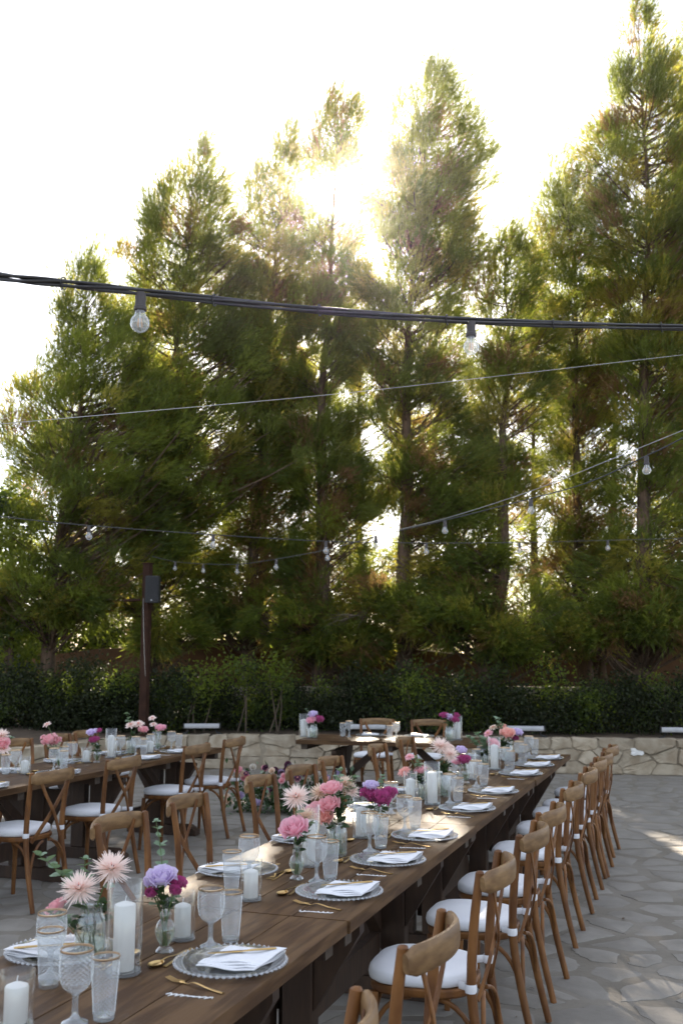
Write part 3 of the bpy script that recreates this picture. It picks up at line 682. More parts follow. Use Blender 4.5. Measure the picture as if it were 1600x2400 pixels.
BULB = Kind(bulb_build)
def smooth_path(pts, n):
    pts = [Vector(p) for p in pts]; out = []
    for i in range(len(pts) - 1):
        p0, p1, p2, p3 = pts[max(i - 1, 0)], pts[i], pts[i + 1], pts[min(i + 2, len(pts) - 1)]
        for k in range(n):
            t = k / n; out.append(0.5 * ((2 * p1) + (p2 - p0) * t + (2 * p0 - 5 * p1 + 4 * p2 - p3) * t * t + (-p0 + 3 * p1 - 3 * p2 + p3) * t ** 3))
    out.append(pts[-1]); return out
# nearest heavy cable
cp = smooth_path([atd(px, py, d) for px, py, d in [(-260, 605, 2.72), (0, 648, 2.85), (150, 664, 2.93), (330, 684, 3.0), (700, 723, 3.27), (1103, 752, 3.6), (1600, 768, 4.05), (1900, 770, 4.4)]], 8)
ct = thing('festoon_cable', 'thick bundle of black cables crossing above the tables nearest the viewer', 'cable')
for k in range(4):
    pp = [p + Vector((0, .006 * math.sin(i * .22 + k * 1.6), .0095 * math.cos(i * .22 + k * 1.6))) for i, p in enumerate(cp)]
    mb = MB(); mb.tube(pp, .0056, 6); link('strand', mb.mesh('strand', M_CABLE, 60), ct)
for px, py, d in [(150, 664, 2.93), (490, 703, 3.12), (760, 728, 3.32), (1050, 748, 3.55), (1286, 759, 3.75), (1540, 768, 4.0)]:
    p = min(cp, key=lambda q: (q - atd(px, py, d)).length); mb = MB()
    mb.tube([p + Vector((0, .0165 * math.cos(a), .0195 * math.sin(a))) for a in [2 * math.pi * i / 10 for i in range(10)]], .0022, 4, closed=True); mb.tube([p + Vector((0, -.008, -.014)), p + Vector((.004, -.014, -.026))], .0018, 4)
    link('zip_tie', mb.mesh('zip_tie', M_BLACK, 60), ct)
def hang(px, py, d, lb, path, tilt=0.0, drop=.004):
    p = min(path, key=lambda q: (q - atd(px, py, d)).length); BULB.put((p.x, p.y, p.z - drop), R.uniform(0, 3), lb, rot=(R.uniform(-.05, .05), tilt, R.uniform(0, 3)))
hang(332, 684, 3.0, 'clear bulb hanging on the thick near cable, left one', cp); hang(1100, 752, 3.6, 'clear bulb hanging on the thick near cable, right one', cp, .05)
def string(name, label, spec, r, cat='cable'):
    pa = smooth_path([atd(x * S1, y * S1, d) for x, y, d in spec], 8); mb = MB(); mb.tube(pa, r, 5); tag(link(name, mb.mesh(name, M_CABLE if cat == 'cable' else M_WIRE, 60)), label, cat); return pa
thin = smooth_path([atd(x * S1, y * S1, d) for x, y, d in [(-200, 995, 4.5), (0, 974, 5.0), (500, 930, 5.6), (800, 902, 6.2), (1150, 863, 6.8), (1568, 815, 7.5), (1800, 790, 8)]], 6)
mb = MB(); mb.tube(thin, .0022, 4); tag(link('steel_wire', mb.mesh('steel_wire', M_WIRE, 60)), 'thin pale wire slanting across the pines under the thick cable', 'wire')
pA = string('festoon_cable', 'black festoon cable running level across the pine trunks', [(-150, 1165, 8.0), (0, 1186, 8.5), (205, 1207, 9.0), (490, 1228, 9.7), (748, 1243, 10.4), (978, 1247, 11.2), (1192, 1246, 12.0), (1394, 1241, 12.8), (1568, 1236, 13.5), (1750, 1228, 14.2)], .0048)
for k, (x, y, d, lb) in enumerate([(205, 1207, 9.0, 'leftmost bulb on the level festoon cable'), (490, 1228, 9.7, 'bulb on the level cable left of the crossing, above the white sky gap'), (748, 1243, 10.4, 'bulb on the level cable just left of where the two cables cross'),
                         (978, 1247, 11.2, 'bulb on the level cable just right of the crossing'), (1192, 1246, 12.0, 'faint bulb on the level cable beside the leaning trunk'), (1394, 1241, 12.8, 'rightmost bulb on the level festoon cable')]):
    hang(x * S1, y * S1, d, lb, pA)
pB = string('festoon_cable', 'black festoon cable rising from the post to the upper right', [(350, 1278, 15.0), (403, 1290, 14.6), (467, 1295, 14.0), (545, 1296, 13.3), (635, 1284, 12.5), (752, 1262, 11.6), (863, 1232, 10.8), (1021, 1195, 9.5), (1218, 1145, 8.2), (1350, 1108, 7.4), (1483, 1047, 6.8), (1568, 1005, 6.4), (1750, 900, 5.8)], .0048)
for x, y, d, lb in [(403, 1290, 14.6, 'tiny bulb nearest the post on the rising cable'), (467, 1295, 14.0, 'second tiny bulb from the post on the rising cable'), (545, 1296, 13.3, 'third tiny bulb from the post on the rising cable'),
                    (635, 1284, 12.5, 'small bulb on the rising cable left of the thick bare trunk'), (752, 1262, 11.6, 'bulb on the rising cable hanging just below its neighbour at the crossing'), (863, 1232, 10.8, 'bulb on the rising cable just right of the crossing'),
                    (1021, 1195, 9.5, 'bulb midway up the rising cable'), (1218, 1145, 8.2, 'bulb on the rising cable below the supporting wire'), (1483, 1047, 6.8, 'highest and largest bulb on the rising cable at the right')]:
    hang(x * S1, y * S1, d, lb, pB)
string('steel_wire', 'steel support wire above the rising festoon cable', [(863, 1228, 10.8), (1021, 1191, 9.5), (1218, 1128, 8.2), (1400, 1056, 7.2), (1568, 988, 6.4), (1750, 912, 5.8)], .003, 'wire')

# ------------------------------------------------------------------ tables
def plankmesh(w, L, t, seed):
    mb = MB(); mb.box((0, 0, 0), (w, L, t)); return mb.mesh('plank', [M_TABLE], 30, .0022, 2)
PLK = [plankmesh(.2092, 2.024, .042, k) for k in range(2)]
def table_build():
    t = thing('trestle_table', 'x', 'table', (0, 0, 0), 0, 'wooden trestle tables')
    for k in range(4): link('plank', PLK[k % 2], t, (-.315 + k * .21, 0, .739 + (.0008 if k % 2 else 0)))
    for y in (-.93, .0, .93):
        mb = MB(); mb.box((0, 0, 0), (.76, .07, .055)); mb.box((.382, 0, 0), (.006, .068, .053), 1); mb.box((-.382, 0, 0), (.006, .068, .053), 1)
        link('batten', mb.mesh('batten', [M_TLEG, M_ENDG], 30), t, (0, y, .690))
    for y in (-.62, .62):
        for s in (-1, 1):
            mb = MB(); mb.box((s * .085, y, .375), (.12, .075, .572)); link('post', mb.mesh('post', M_TLEG, 30, .005), t)
            mb = MB(); mb.prism([(s * .148, .652), (s * .33, .652), (s * .33, .62), (s * .148, .33)], 'y', y - .025, y + .025); link('gusset', mb.mesh('gusset', M_TLEG, 30), t)
        mb = MB(); mb.prism([(-.36, 0), (.36, 0), (.36, .045), (.28, .088), (-.28, .088), (-.36, .045)], 'y', y - .05, y + .05); link('foot', mb.mesh('foot', M_TLEG, 30), t)
        q = 1 if y < 0 else -1
        mb = MB(); mb.prism([(y + q * .04, .30), (y + q * .04, .40), (y + q * .36, .660), (y + q * .46, .660)], 'x', -.03, .03); link('brace', mb.mesh('brace', M_TLEG, 30), t)
    mb = MB(); mb.box((0, 0, .235), (.045, 1.16, .13)); link('stretcher', mb.mesh('stretcher', M_TLEG, 30, .004), t)
    return t
TAB = Kind(table_build)
for k, (y, lb) in enumerate([(2.29, 'nearest table of the long dining row at the bottom of the picture'), (4.32, 'second table from the viewer in the long dining row'),
                             (6.35, 'third table from the viewer in the long dining row'), (8.38, 'farthest table of the long dining row, next to the head table')]):
    TAB.put((-1.572 + (.004 if k % 2 else -.003), y, 0), 0, lb)
for y, lb in [(7.93, 'far table of the left-hand dining row, ending before the stone wall'), (5.90, 'near table of the left-hand dining row, cut by the left edge')]:
    TAB.put((-4.82, y, 0), 0, lb)
HROT = math.radians(3.0); HC = Vector((-3.10, 10.50, 0))
TAB.put(HC, math.pi / 2 + HROT, 'short head table standing crosswise before the stone wall')

# ------------------------------------------------------------------ chairs
def chair_build():
    t = thing('cross_back_chair', 'x', 'chair', (0, 0, 0), 0)
    def outline(wf, wb, xf, xb, n=28, e=3.2):
        o = []
        for i in range(n):
            a = 2 * math.pi * i / n; c, s = math.cos(a), math.sin(a); X = math.copysign(abs(c) ** (2 / e), c); Y = math.copysign(abs(s) ** (2 / e), s)
            x = (xf + xb) / 2 + X * (xb - xf) / 2; k = (x - xf) / (xb - xf); o.append((x, Y * (wf + (wb - wf) * k)))
        return o
    o = outline(.205, .18, -.205, .19); mb = MB(); n = len(o)
    vs = []; 
    for z, k in ((.425, .97), (.432, 1), (.450, 1), (.456, .97)): vs += [(x * k, y * k, z) for x, y in o]
    fs = [(r * n + i, r * n + (i + 1) % n, (r + 1) * n + (i + 1) % n, (r + 1) * n + i) for r in range(3) for i in range(n)] + [tuple(range(3 * n, 4 * n)), tuple(range(n))[::-1]]
    mb.add(vs, fs); link('seat', mb.mesh('seat', M_CHAIR, 40), t)
    o = outline(.212, .185, -.213, .178, 32, 3.0); mb = MB(); n = len(o); vs = []
    rr = random.Random(3)
    for z, k in ((.458, .93), (.464, .985), (.480, 1.0), (.496, .985), (.505, .94), (.510, .75), (.512, .4)):
        vs += [(x * k, y * k, z + (rr.uniform(-.0012, .0012))) for x, y in o]
    vs.append((0, 0, .512)); L7 = 6
    fs = [(r * n + i, r * n + (i + 1) % n, (r + 1) * n + (i + 1) % n, (r + 1) * n + i) for r in range(L7) for i in range(n)] + [(L7 * n + i, L7 * n + (i + 1) % n, 7 * n) for i in range(n)] + [tuple(range(n))[::-1]]
    mb.add(vs, fs); cu = link('cushion', mb.mesh('cushion', M_CUSH, 70), t)
    for s in (-1, 1):
        mb = MB(); c = Vector((.197, s * .186, .476)); mb.sweep([c + Vector((.0205 * math.cos(a), .0205 * math.sin(a), 0)) for a in [2 * math.pi * i / 12 for i in range(12)]], .0015, .015, 6, closed=True); mb.sweep([c + Vector((-.02, -s * .01, 0)), c + Vector((-.05, -s * .03, 0))], .003, .014, 6)
        link('strap', mb.mesh('strap', M_CUSH, 60), cu)
        pth = smooth_path([(.285, s * .195, 0), (.235, s * .190, .22), (.200, s * .186, .45), (.212, s * .192, .68), (.240, s * .205, .875)], 4)
        mb = MB(); mb.tube(pth, [.0155 + .0025 * math.sin(math.pi * i / (len(pth) - 1)) for i in range(len(pth))], 10); mb.lathe([(.0150, 0), (.012, .006), (.0004, .009)], 10, c=(.2405, s * .205, .874)); link('rear_leg', mb.mesh('rear_leg', M_CHAIR, 50), t)
        mb = MB(); mb.tube([(-.165, s * .168, .428), (-.172, s * .176, .3), (-.185, s * .188, 0)], [.0175, .0165, .0145], 10); link('front_leg', mb.mesh('front_leg', M_CHAIR, 50), t)
        # bent brace arches under the seat, both halves along each side
        mb = MB()
        mb.sweep(bez((-.176, s * .178, .22), (-.165, s * .165, .40), (-.03, s * .15, .418), 8), .008, .009, 8, pw=3); mb.sweep(bez((.232, s * .186, .22), (.205, s * .175, .40), (.07, s * .15, .418), 8), .008, .009, 8, pw=3)
        link('side_brace', mb.mesh('side_brace', M_CHAIR, 50), t)
        # flat bent slat of the crossed back
        o2 = .007 * s
        pth = smooth_path([(.262 + .012, -s * .165, .845), (.272 + o2, -s * .10, .73), (.262 + o2, 0, .61), (.236, s * .095, .50), (.214, s * .150, .425)], 5)
        mb = MB(); mb.sweep(pth, [.0145] * len(pth), [.0050] * len(pth), 8, up=(1, 0, .15), pw=3.5); link('cross_slat', mb.mesh('cross_slat', M_CHAIR, 50), t)
        mb = MB(); mb.lathe([(.0004, .004), (.006, .003), (.0065, 0)], 8); link('screw', mb.mesh('screw', M_TLEG, 50), t, (.284, -s * .165, .845), (0, math.pi / 2, 0))
    for x in (-.172, .236):
        mb = MB()
        for s in (-1, 1): mb.sweep(bez((x, s * .178, .22), (x, s * .165, .40), (x * .9, s * .03, .418), 8), .009, .008, 8, pw=3)
        link('end_brace', mb.mesh('end_brace', M_CHAIR, 50), t)
    m = 17; pts = []; hh = []
    for i in range(m):
        y = -.222 + .444 * i / (m - 1); k = 1 - (y / .222) ** 2; pts.append((.252 + .072 * k, y, .838 + .012 * k)); hh.append(.040 if 0 < i < m - 1 else .026)
    mb = MB(); mb.sweep(pts, .0125, hh, 12, up=(0, 0, 1), pw=3.0); link('back_rail', mb.mesh('back_rail', M_RAIL, 50), t)
    return t
CH = Kind(chair_build)
RC = [2.10, 2.88, 3.85, 4.64, 5.30, 6.24, 7.06, 7.75, 8.20, 8.98]
G1 = 'cross-back chairs along the right side of the long table'
for k, y in enumerate(RC):
    CH.put((-1.02 + R.uniform(-.01, .01), y, 0), R.uniform(-.04, .04), f"oak cross-back chair with white cushion, {ORD[k]} from the front, long table's right side", G1)
G2 = 'cross-back chairs along the left side of the long table'
for k, y in enumerate([4.27, 4.99, 5.95, 6.58, 7.22, 8.38, 9.22]):
    CH.put((-2.40 + R.uniform(-.01, .01), y, 0), math.pi + R.uniform(-.05, .05), f"oak cross-back chair, {ORD[k]} from the front, long table's left side", G2)
G3 = 'cross-back chairs along the near side of the left table'
for k, y in enumerate([5.86, 6.75, 7.95, 8.68]):
    CH.put((-4.41 + R.uniform(-.01, .01), y, 0), R.uniform(-.05, .05), f"oak cross-back chair with white cushion, {ORD[k]} from the left, left table's near side", G3)
G4 = 'cross-back chairs along the far side of the left table'
for k, y in enumerate([7.02, 7.80, 8.42, 8.92]):
    CH.put((-5.70, y, 0), math.pi + R.uniform(-.05, .05), f"oak cross-back chair, {ORD[k]} from the left, left table's far side", G4)
for x, y, lb in [(-3.74, 11.58, 'oak cross-back chair behind the head table, left of the two'), (-3.10, 11.60, 'oak cross-back chair behind the head table, right of the two')]:
    CH.put((x, y, 0), math.pi / 2 + HROT, lb, 'cross-back chairs behind the head table')

# ------------------------------------------------------------------ tableware
TZ = 0.7605
def plate_build():
    t = thing('charger_plate', 'x', 'plate', (0, 0, 0), 0)
    mb = MB(); mb.lathe([(.0004, .004), (.09, .004), (.104, .006), (.118, .013), (.156, .018), (.158, .0155), (.12, .010), (.105, .002), (.0004, .0015)][::-1], 48); link('dish', mb.mesh('dish', M_PLATE, 35), t)
    mb = MB()
    for k in range(56):
        a = 2 * math.pi * k / 56; c = Vector((.160 * math.cos(a), .160 * math.sin(a), .0165)); r = .0060
        vs = [c + Vector((0, 0, r)), c - Vector((0, 0, r))] + [c + Vector((r * math.cos(q), r * math.sin(q), 0)) for q in [math.pi / 3 * i for i in range(6)]]
        mb.add(vs, [(0, 2 + i, 2 + (i + 1) % 6) for i in range(6)] + [(1, 2 + (i + 1) % 6, 2 + i) for i in range(6)])
    link('beaded_rim', mb.mesh('beaded_rim', M_BEAD, 80), t); return t
def napkin_mesh():
    mb = MB(); rr = random.Random(5)
    for k in range(4):
        nx, ny = 7, 6; vs = []; z0 = .0185 + k * .0028
        for i in range(nx):
            for j in range(ny):
                u, v = i / (nx - 1) - .5, j / (ny - 1) - .5
                x = u * .175 + v * .03 + .002 * k; y = v * (.175 - .012 * k) + .006 * k
                vs.append((x, y, z0 + .0035 * math.sin(u * 7 + v * 5 + k) + (.006 if k == 3 else 0) * (u + .5) * (.5 + v) + rr.uniform(-.0005, .0005)))
        top = len(vs); vs += [(x, y, z - .0022) for x, y, z in vs]
        fs = [(i * ny + j, (i + 1) * ny + j, (i + 1) * ny + j + 1, i * ny + j + 1) for i in range(nx - 1) for j in range(ny - 1)]
        fs += [tuple(top + q for q in f[::-1]) for f in fs]
        per = [i * ny for i in range(nx)] + [(nx - 1) * ny + j for j in range(1, ny)] + [i * ny + ny - 1 for i in range(nx - 2, -1, -1)] + [j for j in range(ny - 2, 0, -1)]
        fs += [(per[q], top + per[q], top + per[(q + 1) % len(per)], per[(q + 1) % len(per)]) for q in range(len(per))]
        mb.add(vs, fs)
    return mb.mesh('napkin', M_NAP, 50)
def one(name, cat, me):
    def b():
        o = link(name, me); return tag(o, 'x', cat)
    return Kind(b)
def fork_mesh(L=.205):
    mb = MB(); h = L / 2
    pt = smooth_path([(-h + .052, 0, .006), (-h + .075, 0, .003), (-.0, 0, .0105), (h - .05, 0, .005), (h, 0, .003)], 5); n = len(pt)
    mb.sweep(pt, [(.0095 if i < 3 else .0032 + .0038 * (i / n) ** 2) for i in range(n)], [.0014] * n, 8)
    for k in range(4): y = -.0084 + k * .0056; mb.sweep([(-h + .056, y, .0055), (-h + .03, y, .0035), (-h, y * .9, .009)], [.0018, .0017, .0008], [.0012] * 3, 6)
    return mb.mesh('fork', M_GOLD, 50)
def spoon_mesh(L=.19):
    mb = MB(); h = L / 2
    pt = smooth_path([(-h + .055, 0, .008), (-.01, 0, .010), (h - .05, 0, .004), (h, 0, .003)], 5); n = len(pt)
    mb.sweep(pt, [.0028 + .004 * (i / n) ** 2 for i in range(n)], [.0016] * n, 8)
    vs = []; m = 14
    for k, (q, z) in enumerate([(1, .009), (.8, .004), (.45, .0018), (.02, .0012)]): vs += [(-h + .03 + .031 * q * math.cos(a), .0205 * q * math.sin(a) * (1 - .12 * math.cos(a)), z) for a in [2 * math.pi * i / m for i in range(m)]]
    fs = [(r * m + i, (r + 1) * m + i, (r + 1) * m + (i + 1) % m, r * m + (i + 1) % m) for r in range(3) for i in range(m)]
    mb.add(vs, fs); mb.add([(x, y, z - .001) for x, y, z in vs], [f[::-1] for f in fs]); return mb.mesh('spoon', M_GOLD, 50)
def knife_mesh(L=.20):
    mb = MB(); h = L / 2; pt = [(-h, 0, 0), (-h + .03, 0, 0), (-.005, 0, 0), (.012, 0, 0), (.03, 0, .001), (h - .01, 0, .001), (h, 0, .001)]
    mb.sweep(pt, [.002, .008, .009, .004, .0042, .0055, .003], [.0008, .001, .0012, .002, .0028, .003, .002], 8, pw=3); return mb.mesh('knife', M_GOLD, 50)
def name_mesh(seed):
    r = random.Random(seed); pts = []; n = 42; ph = r.uniform(0, 6)
    for i in range(n):
        t = i / (n - 1); x = -.062 + .124 * t; env = 1.8 if t < .14 else (.8 + .5 * math.sin(t * 9 + ph))
        pts.append((x + .0055 * math.sin(i * 1.15 + ph), .0105 * env * math.sin(i * 1.15) * .6 - .010 * t, .0022))
    mb = MB(); mb.sweep(pts, .0017, .0015, 6); return mb.mesh('name_script', M_NAME, 60)
PL = Kind(plate_build); NK = one('napkin', 'napkin', napkin_mesh()); KN = one('table_knife', 'knife', knife_mesh()); FK = one('dinner_fork', 'fork', fork_mesh())
SPN = one('dessert_spoon', 'spoon', spoon_mesh()); DFK = one('dessert_fork', 'fork', fork_mesh(.17)); NMS = [one('name_card', 'name card', name_mesh(s)) for s in (1, 2, 3, 4)]
def dia(i, j): return .0015 if (i + j) % 2 == 0 else -.0015
def goblet_build():
    t = thing('goblet', 'x', 'goblet', (0, 0, 0), 0); MB.capall = False
    mb = MB(); pr = [(.0325, 0), (.0325, .003), (.029, .006), (.014, .012), (.0085, .020), (.0075, .035), (.0075, .060), (.0095, .068), (.014, .073)]
    mb.lathe(pr, 24, mod=None); link('foot', mb.mesh('foot', M_BEAD, 40), t)
    mb = MB(); key = [(.012, .070), (.026, .079), (.036, .094), (.0405, .115), (.0412, .135), (.0405, .155), (.0398, .163)]; pr = []
    for i in range(19): z = .070 + .0985 * i / 18; pr.append((float(np.interp(z, [k[1] for k in key], [k[0] for k in key])), z))
    mb.lathe(pr, 36, capb=False, mod=lambda i, j: (dia(i, j) if 2 < i < 17 else 0)); bo = link('bowl', mb.mesh('bowl', M_CUT, 0), t)
    mb = MB(); mb.lathe([(.0400, .1685), (.0404, .172), (.0400, .1740), (.0390, .1738), (.0388, .1685)], 30, capb=False); link('gold_rim', mb.mesh('gold_rim', mat('gold_rim', (.66, .50, .36), .28, (.6, .44, .3), metal=1.0), 40), t)
    return t
def tumbler_build():
    t = thing('tumbler', 'x', 'tumbler', (0, 0, 0), 0); MB.capall = False
    mb = MB(); mb.lathe([(.024, 0), (.0255, .001), (.0262, .010), (.0258, .012), (.0004, .0125)], 24); link('base', mb.mesh('base', M_BEAD, 40), t)
    mb = MB(); pr = [(.0258 + (.0352 - .0258) * (i / 26) ** .9, (.012 + .1315 * i / 26)) for i in range(27)]
    mb.lathe(pr, 36, capb=False, mod=lambda i, j: (dia(i, j) if 0 < i < 25 else 0)); link('wall', mb.mesh('wall', M_CUT, 0), t)
    mb = MB(); mb.lathe([(.0354, .1435), (.0360, .1465), (.0356, .1485), (.0347, .1484), (.0344, .1435)], 30, capb=False); link('gold_rim', mb.mesh('gold_rim', MATS['gold_rim'], 40), t)
    return t
GO = Kind(goblet_build); TU = Kind(tumbler_build)

def setting(cx, cyy, rz, who, k, glass=(-.143, .155, -.112, .232), show=('plate', 'spoon', 'fork', 'name')):
    """one place setting; local -x points to the middle of the table"""
    ca, sa = math.cos(rz), math.sin(rz)
    def W_(x, y): return (cx + x * ca - y * sa, cyy + x * sa + y * ca)
    wob = R.uniform(-.06, .06); G = 'table settings'
    PL.put((*W_(0, 0), TZ), rz, f'glass charger plate with beaded rim, {who}', 'beaded glass charger plates')
    NK.put((*W_(.028, .01), TZ), rz + wob + .12, f'white linen napkin on the plate, {who}', 'folded white napkins')
    KN.put((*W_(.02, .035), TZ + .0345), rz + .62 + wob, f'gold knife across the napkin, {who}', 'gold knives', )
    if 'fork' in show: FK.put((*W_(-.012, -.195), TZ), rz - .26 + wob * .5, f'gold dinner fork beside the plate, {who}', 'gold dinner forks')
    if 'name' in show: NMS[k % 4].put((*W_(.012, -.268), TZ), rz + .2 + wob, f'white cut-out script name beside the fork, {who}', 'white script name cards')
    if 'spoon' in show:
        SPN.put((*W_(-.196, -.005), TZ), rz + math.pi / 2 - .04 + wob, f'gold dessert spoon above plate, {who}', 'gold dessert spoons')
        DFK.put((*W_(-.172, .01), TZ), rz - math.pi / 2 + .05 + wob, f'small gold fork beside the spoon, {who}', 'small gold forks')
    if glass:
        GO.put((*W_(glass[0], glass[1]), TZ), R.uniform(0, 3), f'diamond-cut goblet with gold rim, {who}', 'cut glass goblets')
        TU.put((*W_(glass[2], glass[3]), TZ), R.uniform(0, 3), f'tall diamond-cut tumbler with gold rim, {who}', 'cut glass tumblers')
RS = [2.04, 2.73, 3.65, 4.27, 4.885, 5.83, 6.61, 7.66, 8.29, 8.88]
RG = [None, None, (-.158, .177, -.122, .236), (-.151, .212, -.126, .304), (-.149, .167, -.121, .264), (-.162, .25, -.119, .286), (-.172, .284, -.131, .341), (-.163, .284, -.124, .298), (-.158, .254, -.122, .267), (-.173, .274, -.135, .361)]
for k, y in enumerate(RS):
    who = f'{ORD[k]} setting from the viewer, right side of long table'
    if k == 0:
        GO.put((-1.467, 2.196, TZ), .3, 'diamond-cut goblet with gold rim at the very front, beside the near tumbler', 'cut glass goblets')
        TU.put((-1.417, 2.245, TZ), .3, 'diamond-cut tumbler with gold rim at the very front, right of the near goblet', 'cut glass tumblers'); continue
    setting(-1.31, y, 0, f"{ORD[k - 1]} setting from the front, long table's right side", k, RG[k] or (-.143, .155, -.112, .232))
for k, y in enumerate([2.66, 3.87, 4.62, 5.72, 6.45, 7.45, 8.25, 8.9]):
    gl = {0: (-.095, .19, -.14, .258), 1: (-.105, .12, -.121, .31)}.get(k, (-.143, .155, -.112, .232))
    setting(-1.83, y, math.pi, f"{ORD[k]} setting from the front, long table's left side", k + 2, gl, ('plate', 'spoon', 'fork') if k < 4 else ('plate', 'spoon'))
for k, y in enumerate([5.69, 6.52, 7.72, 8.36]):
    setting(-4.58, y, 0, f"{ORD[k]} setting from the left, left table's near side", k + 1, (-.18, .20, -.14, .27))
for k, y in enumerate([6.55, 7.28, 8.02, 8.66]):
    setting(-5.06, y, math.pi, f"{ORD[k]} setting from the left, left table's far side", k + 3, (-.12, .06, -.115, .17), ('plate', 'spoon'))
hd = Vector((math.cos(HROT), math.sin(HROT))); hn = Vector((-hd.y, hd.x))
for k, (px, py, lb) in enumerate([(868, 1722, 'left setting on the head table'), (982, 1724, 'right setting on the head table')]):
    p = at(px, py, .775); setting(p.x, p.y, math.pi / 2 + HROT, lb, k, None, ('plate',))
for k, (gx, tx, lb) in enumerate([((818, 1727), (803, 1726), 'left pair of glasses on the head table'), ((928, 1732), (913, 1733), 'right pair of glasses on the head table')]):
    p = at(*gx, .76); GO.put((p.x, p.y, TZ), 0, 'diamond-cut goblet, ' + lb, 'cut glass goblets'); p = at(*tx, .76); TU.put((p.x, p.y, TZ), 0, 'tall cut tumbler, ' + lb, 'cut glass tumblers')

# candles in glass cylinders: candle and glass are two things
def cyl_kind(r, h):
    def b():
        t = thing('candle_glass', 'x', 'candle holder', (0, 0, 0), 0); MB.capall = False
        mb = MB(); mb.lathe([(r - .002, 0), (r, .002), (r, h - .002), (r - .0012, h), (r - .0025, h - .002), (r - .0025, .012)], 32); link('cylinder', mb.mesh('cylinder', M_GLASS, 40), t)
        mb = MB(); mb.lathe([(r - .003, .002), (r - .0028, .011), (.0004, .011)], 32); link('base', mb.mesh('base', M_BEAD, 40), t); return t
    return Kind(b)
def can_kind(r, h):
    def b():
        t = thing('pillar_candle', 'x', 'candle', (0, 0, 0), 0); MB.capall = False
        mb = MB(); mb.lathe([(r - .001, 0), (r, .002), (r, h - .004), (r - .002, h), (r * .4, h + .006), (.0004, h + .008)], 28); link('wax', mb.mesh('wax', M_WAX, 40), t)
        mb = MB(); mb.tube([(0, 0, h + .006), (.001, 0, h + .014), (.003, .001, h + .022)], .0012, 5); link('wick', mb.mesh('wick', M_NAME, 60), t); return t
    return Kind(b)
CY = {'tall': cyl_kind(.050, .25), 'mid': cyl_kind(.040, .145), 'low': cyl_kind(.043, .13), 'med': cyl_kind(.043, .19)}
CA = {'tall': can_kind(.030, .175), 'mid': can_kind(.026, .092), 'low': can_kind(.028, .085), 'med': can_kind(.026, .13)}
for kind, x, y, lb in [('low', -1.585, 2.125, 'at the bottom left corner of the picture'), ('tall', -1.563, 2.568, 'beside the front vase of spiky flowers'), ('mid', -1.572, 2.925, 'behind the front bulb-shaped bud vase'),
                       ('mid', -1.583, 3.46, 'before the second left-side glasses'), ('tall', -1.604, 4.085, 'behind the bud vase of the pink rose'), ('med', -1.605, 4.79, 'left of the magenta roses vase'),
                       ('med', -1.69, 5.98, 'in front of the coral zinnias'), ('tall', -1.555, 5.985, 'right of the coral zinnias'), ('mid', -1.60, 6.50, 'behind the two far spiky flowers'), ('med', -1.60, 7.25, 'behind the far magenta bloom'),
                       ('tall', -1.56, 7.95, 'right of the far eucalyptus vase'), ('med', -1.60, 8.75, 'under the farthest peach roses'),
                       ('low', -4.838, 6.465, 'nearest one on the left table'), ('low', -4.864, 7.311, "by the left table's lilac bud vase"), ('tall', -4.911, 7.756, 'tall one on the left table'), ('mid', -4.79, 8.22, 'behind the third glasses on the left table')]:
    CY[kind].put((x, y, TZ), 0, f'clear glass candle cylinder, {lb}', 'glass candle cylinders'); CA[kind].put((x, y, TZ + .0115), R.uniform(0, 6), f'white pillar candle in a glass cylinder, {lb}', 'white pillar candles')
for px, py, kind, lb in [(711, 1727, 'tall', 'left end of the head table'), (727, 1729, 'low', 'by the left head table flowers'), (1072, 1734, 'tall', 'right end of the head table'), (1060, 1734, 'low', 'by the right head table flowers')]:
    p = at(px, py, .76); CY[kind].put((p.x, p.y, TZ), 0, f'clear glass candle cylinder, {lb}', 'glass candle cylinders'); CA[kind].put((p.x, p.y, TZ + .0115), 0, f'white pillar candle in a glass cylinder, {lb}', 'white pillar candles')

# vases
def bud_build():
    t = thing('bud_vase', 'x', 'vase', (0, 0, 0), 0); MB.capall = False
    mb = MB(); mb.lathe([(.026, 0), (.0275, .003), (.024, .009), (.015, .016), (.0155, .022), (.023, .034), (.0305, .055), (.031, .068), (.024, .085), (.0155, .094), (.0165, .101), (.0185, .106), (.0165, .111), (.013, .117), (.0135, .140), (.016, .158), (.0148, .158), (.012, .140), (.0115, .117)], 24)
    link('body', mb.mesh('body', M_VG, 50), t)
    mb = MB(); mb.lathe([(.012, .018), (.021, .034), (.0285, .055), (.029, .066), (.0004, .066)], 20); link('water', mb.mesh('water', M_VW, 50), t); return t
def jar_build():
    t = thing('glass_jar_vase', 'x', 'vase', (0, 0, 0), 0); MB.capall = False
    mb = MB(); mb.lathe([(.040, 0), (.0445, .004), (.046, .02), (.046, .10), (.043, .115), (.034, .128), (.033, .145), (.036, .150), (.0345, .150), (.0315, .145), (.033, .126), (.0435, .10), (.0435, .012), (.0004, .009)], 28)
    link('body', mb.mesh('body', M_VG, 50), t)
    mb = MB(); mb.lathe([(.042, .011), (.0425, .07), (.0004, .07)], 24); link('water', mb.mesh('water', M_VW, 50), t); return t
M_VG = glassmat('vase_glass', base=.09, frost=.05); M_VW = glassmat('vase_water', tint=(.86, .90, .84), base=.04, edge=.4)
BUD = Kind(bud_build); JAR = Kind(jar_build)

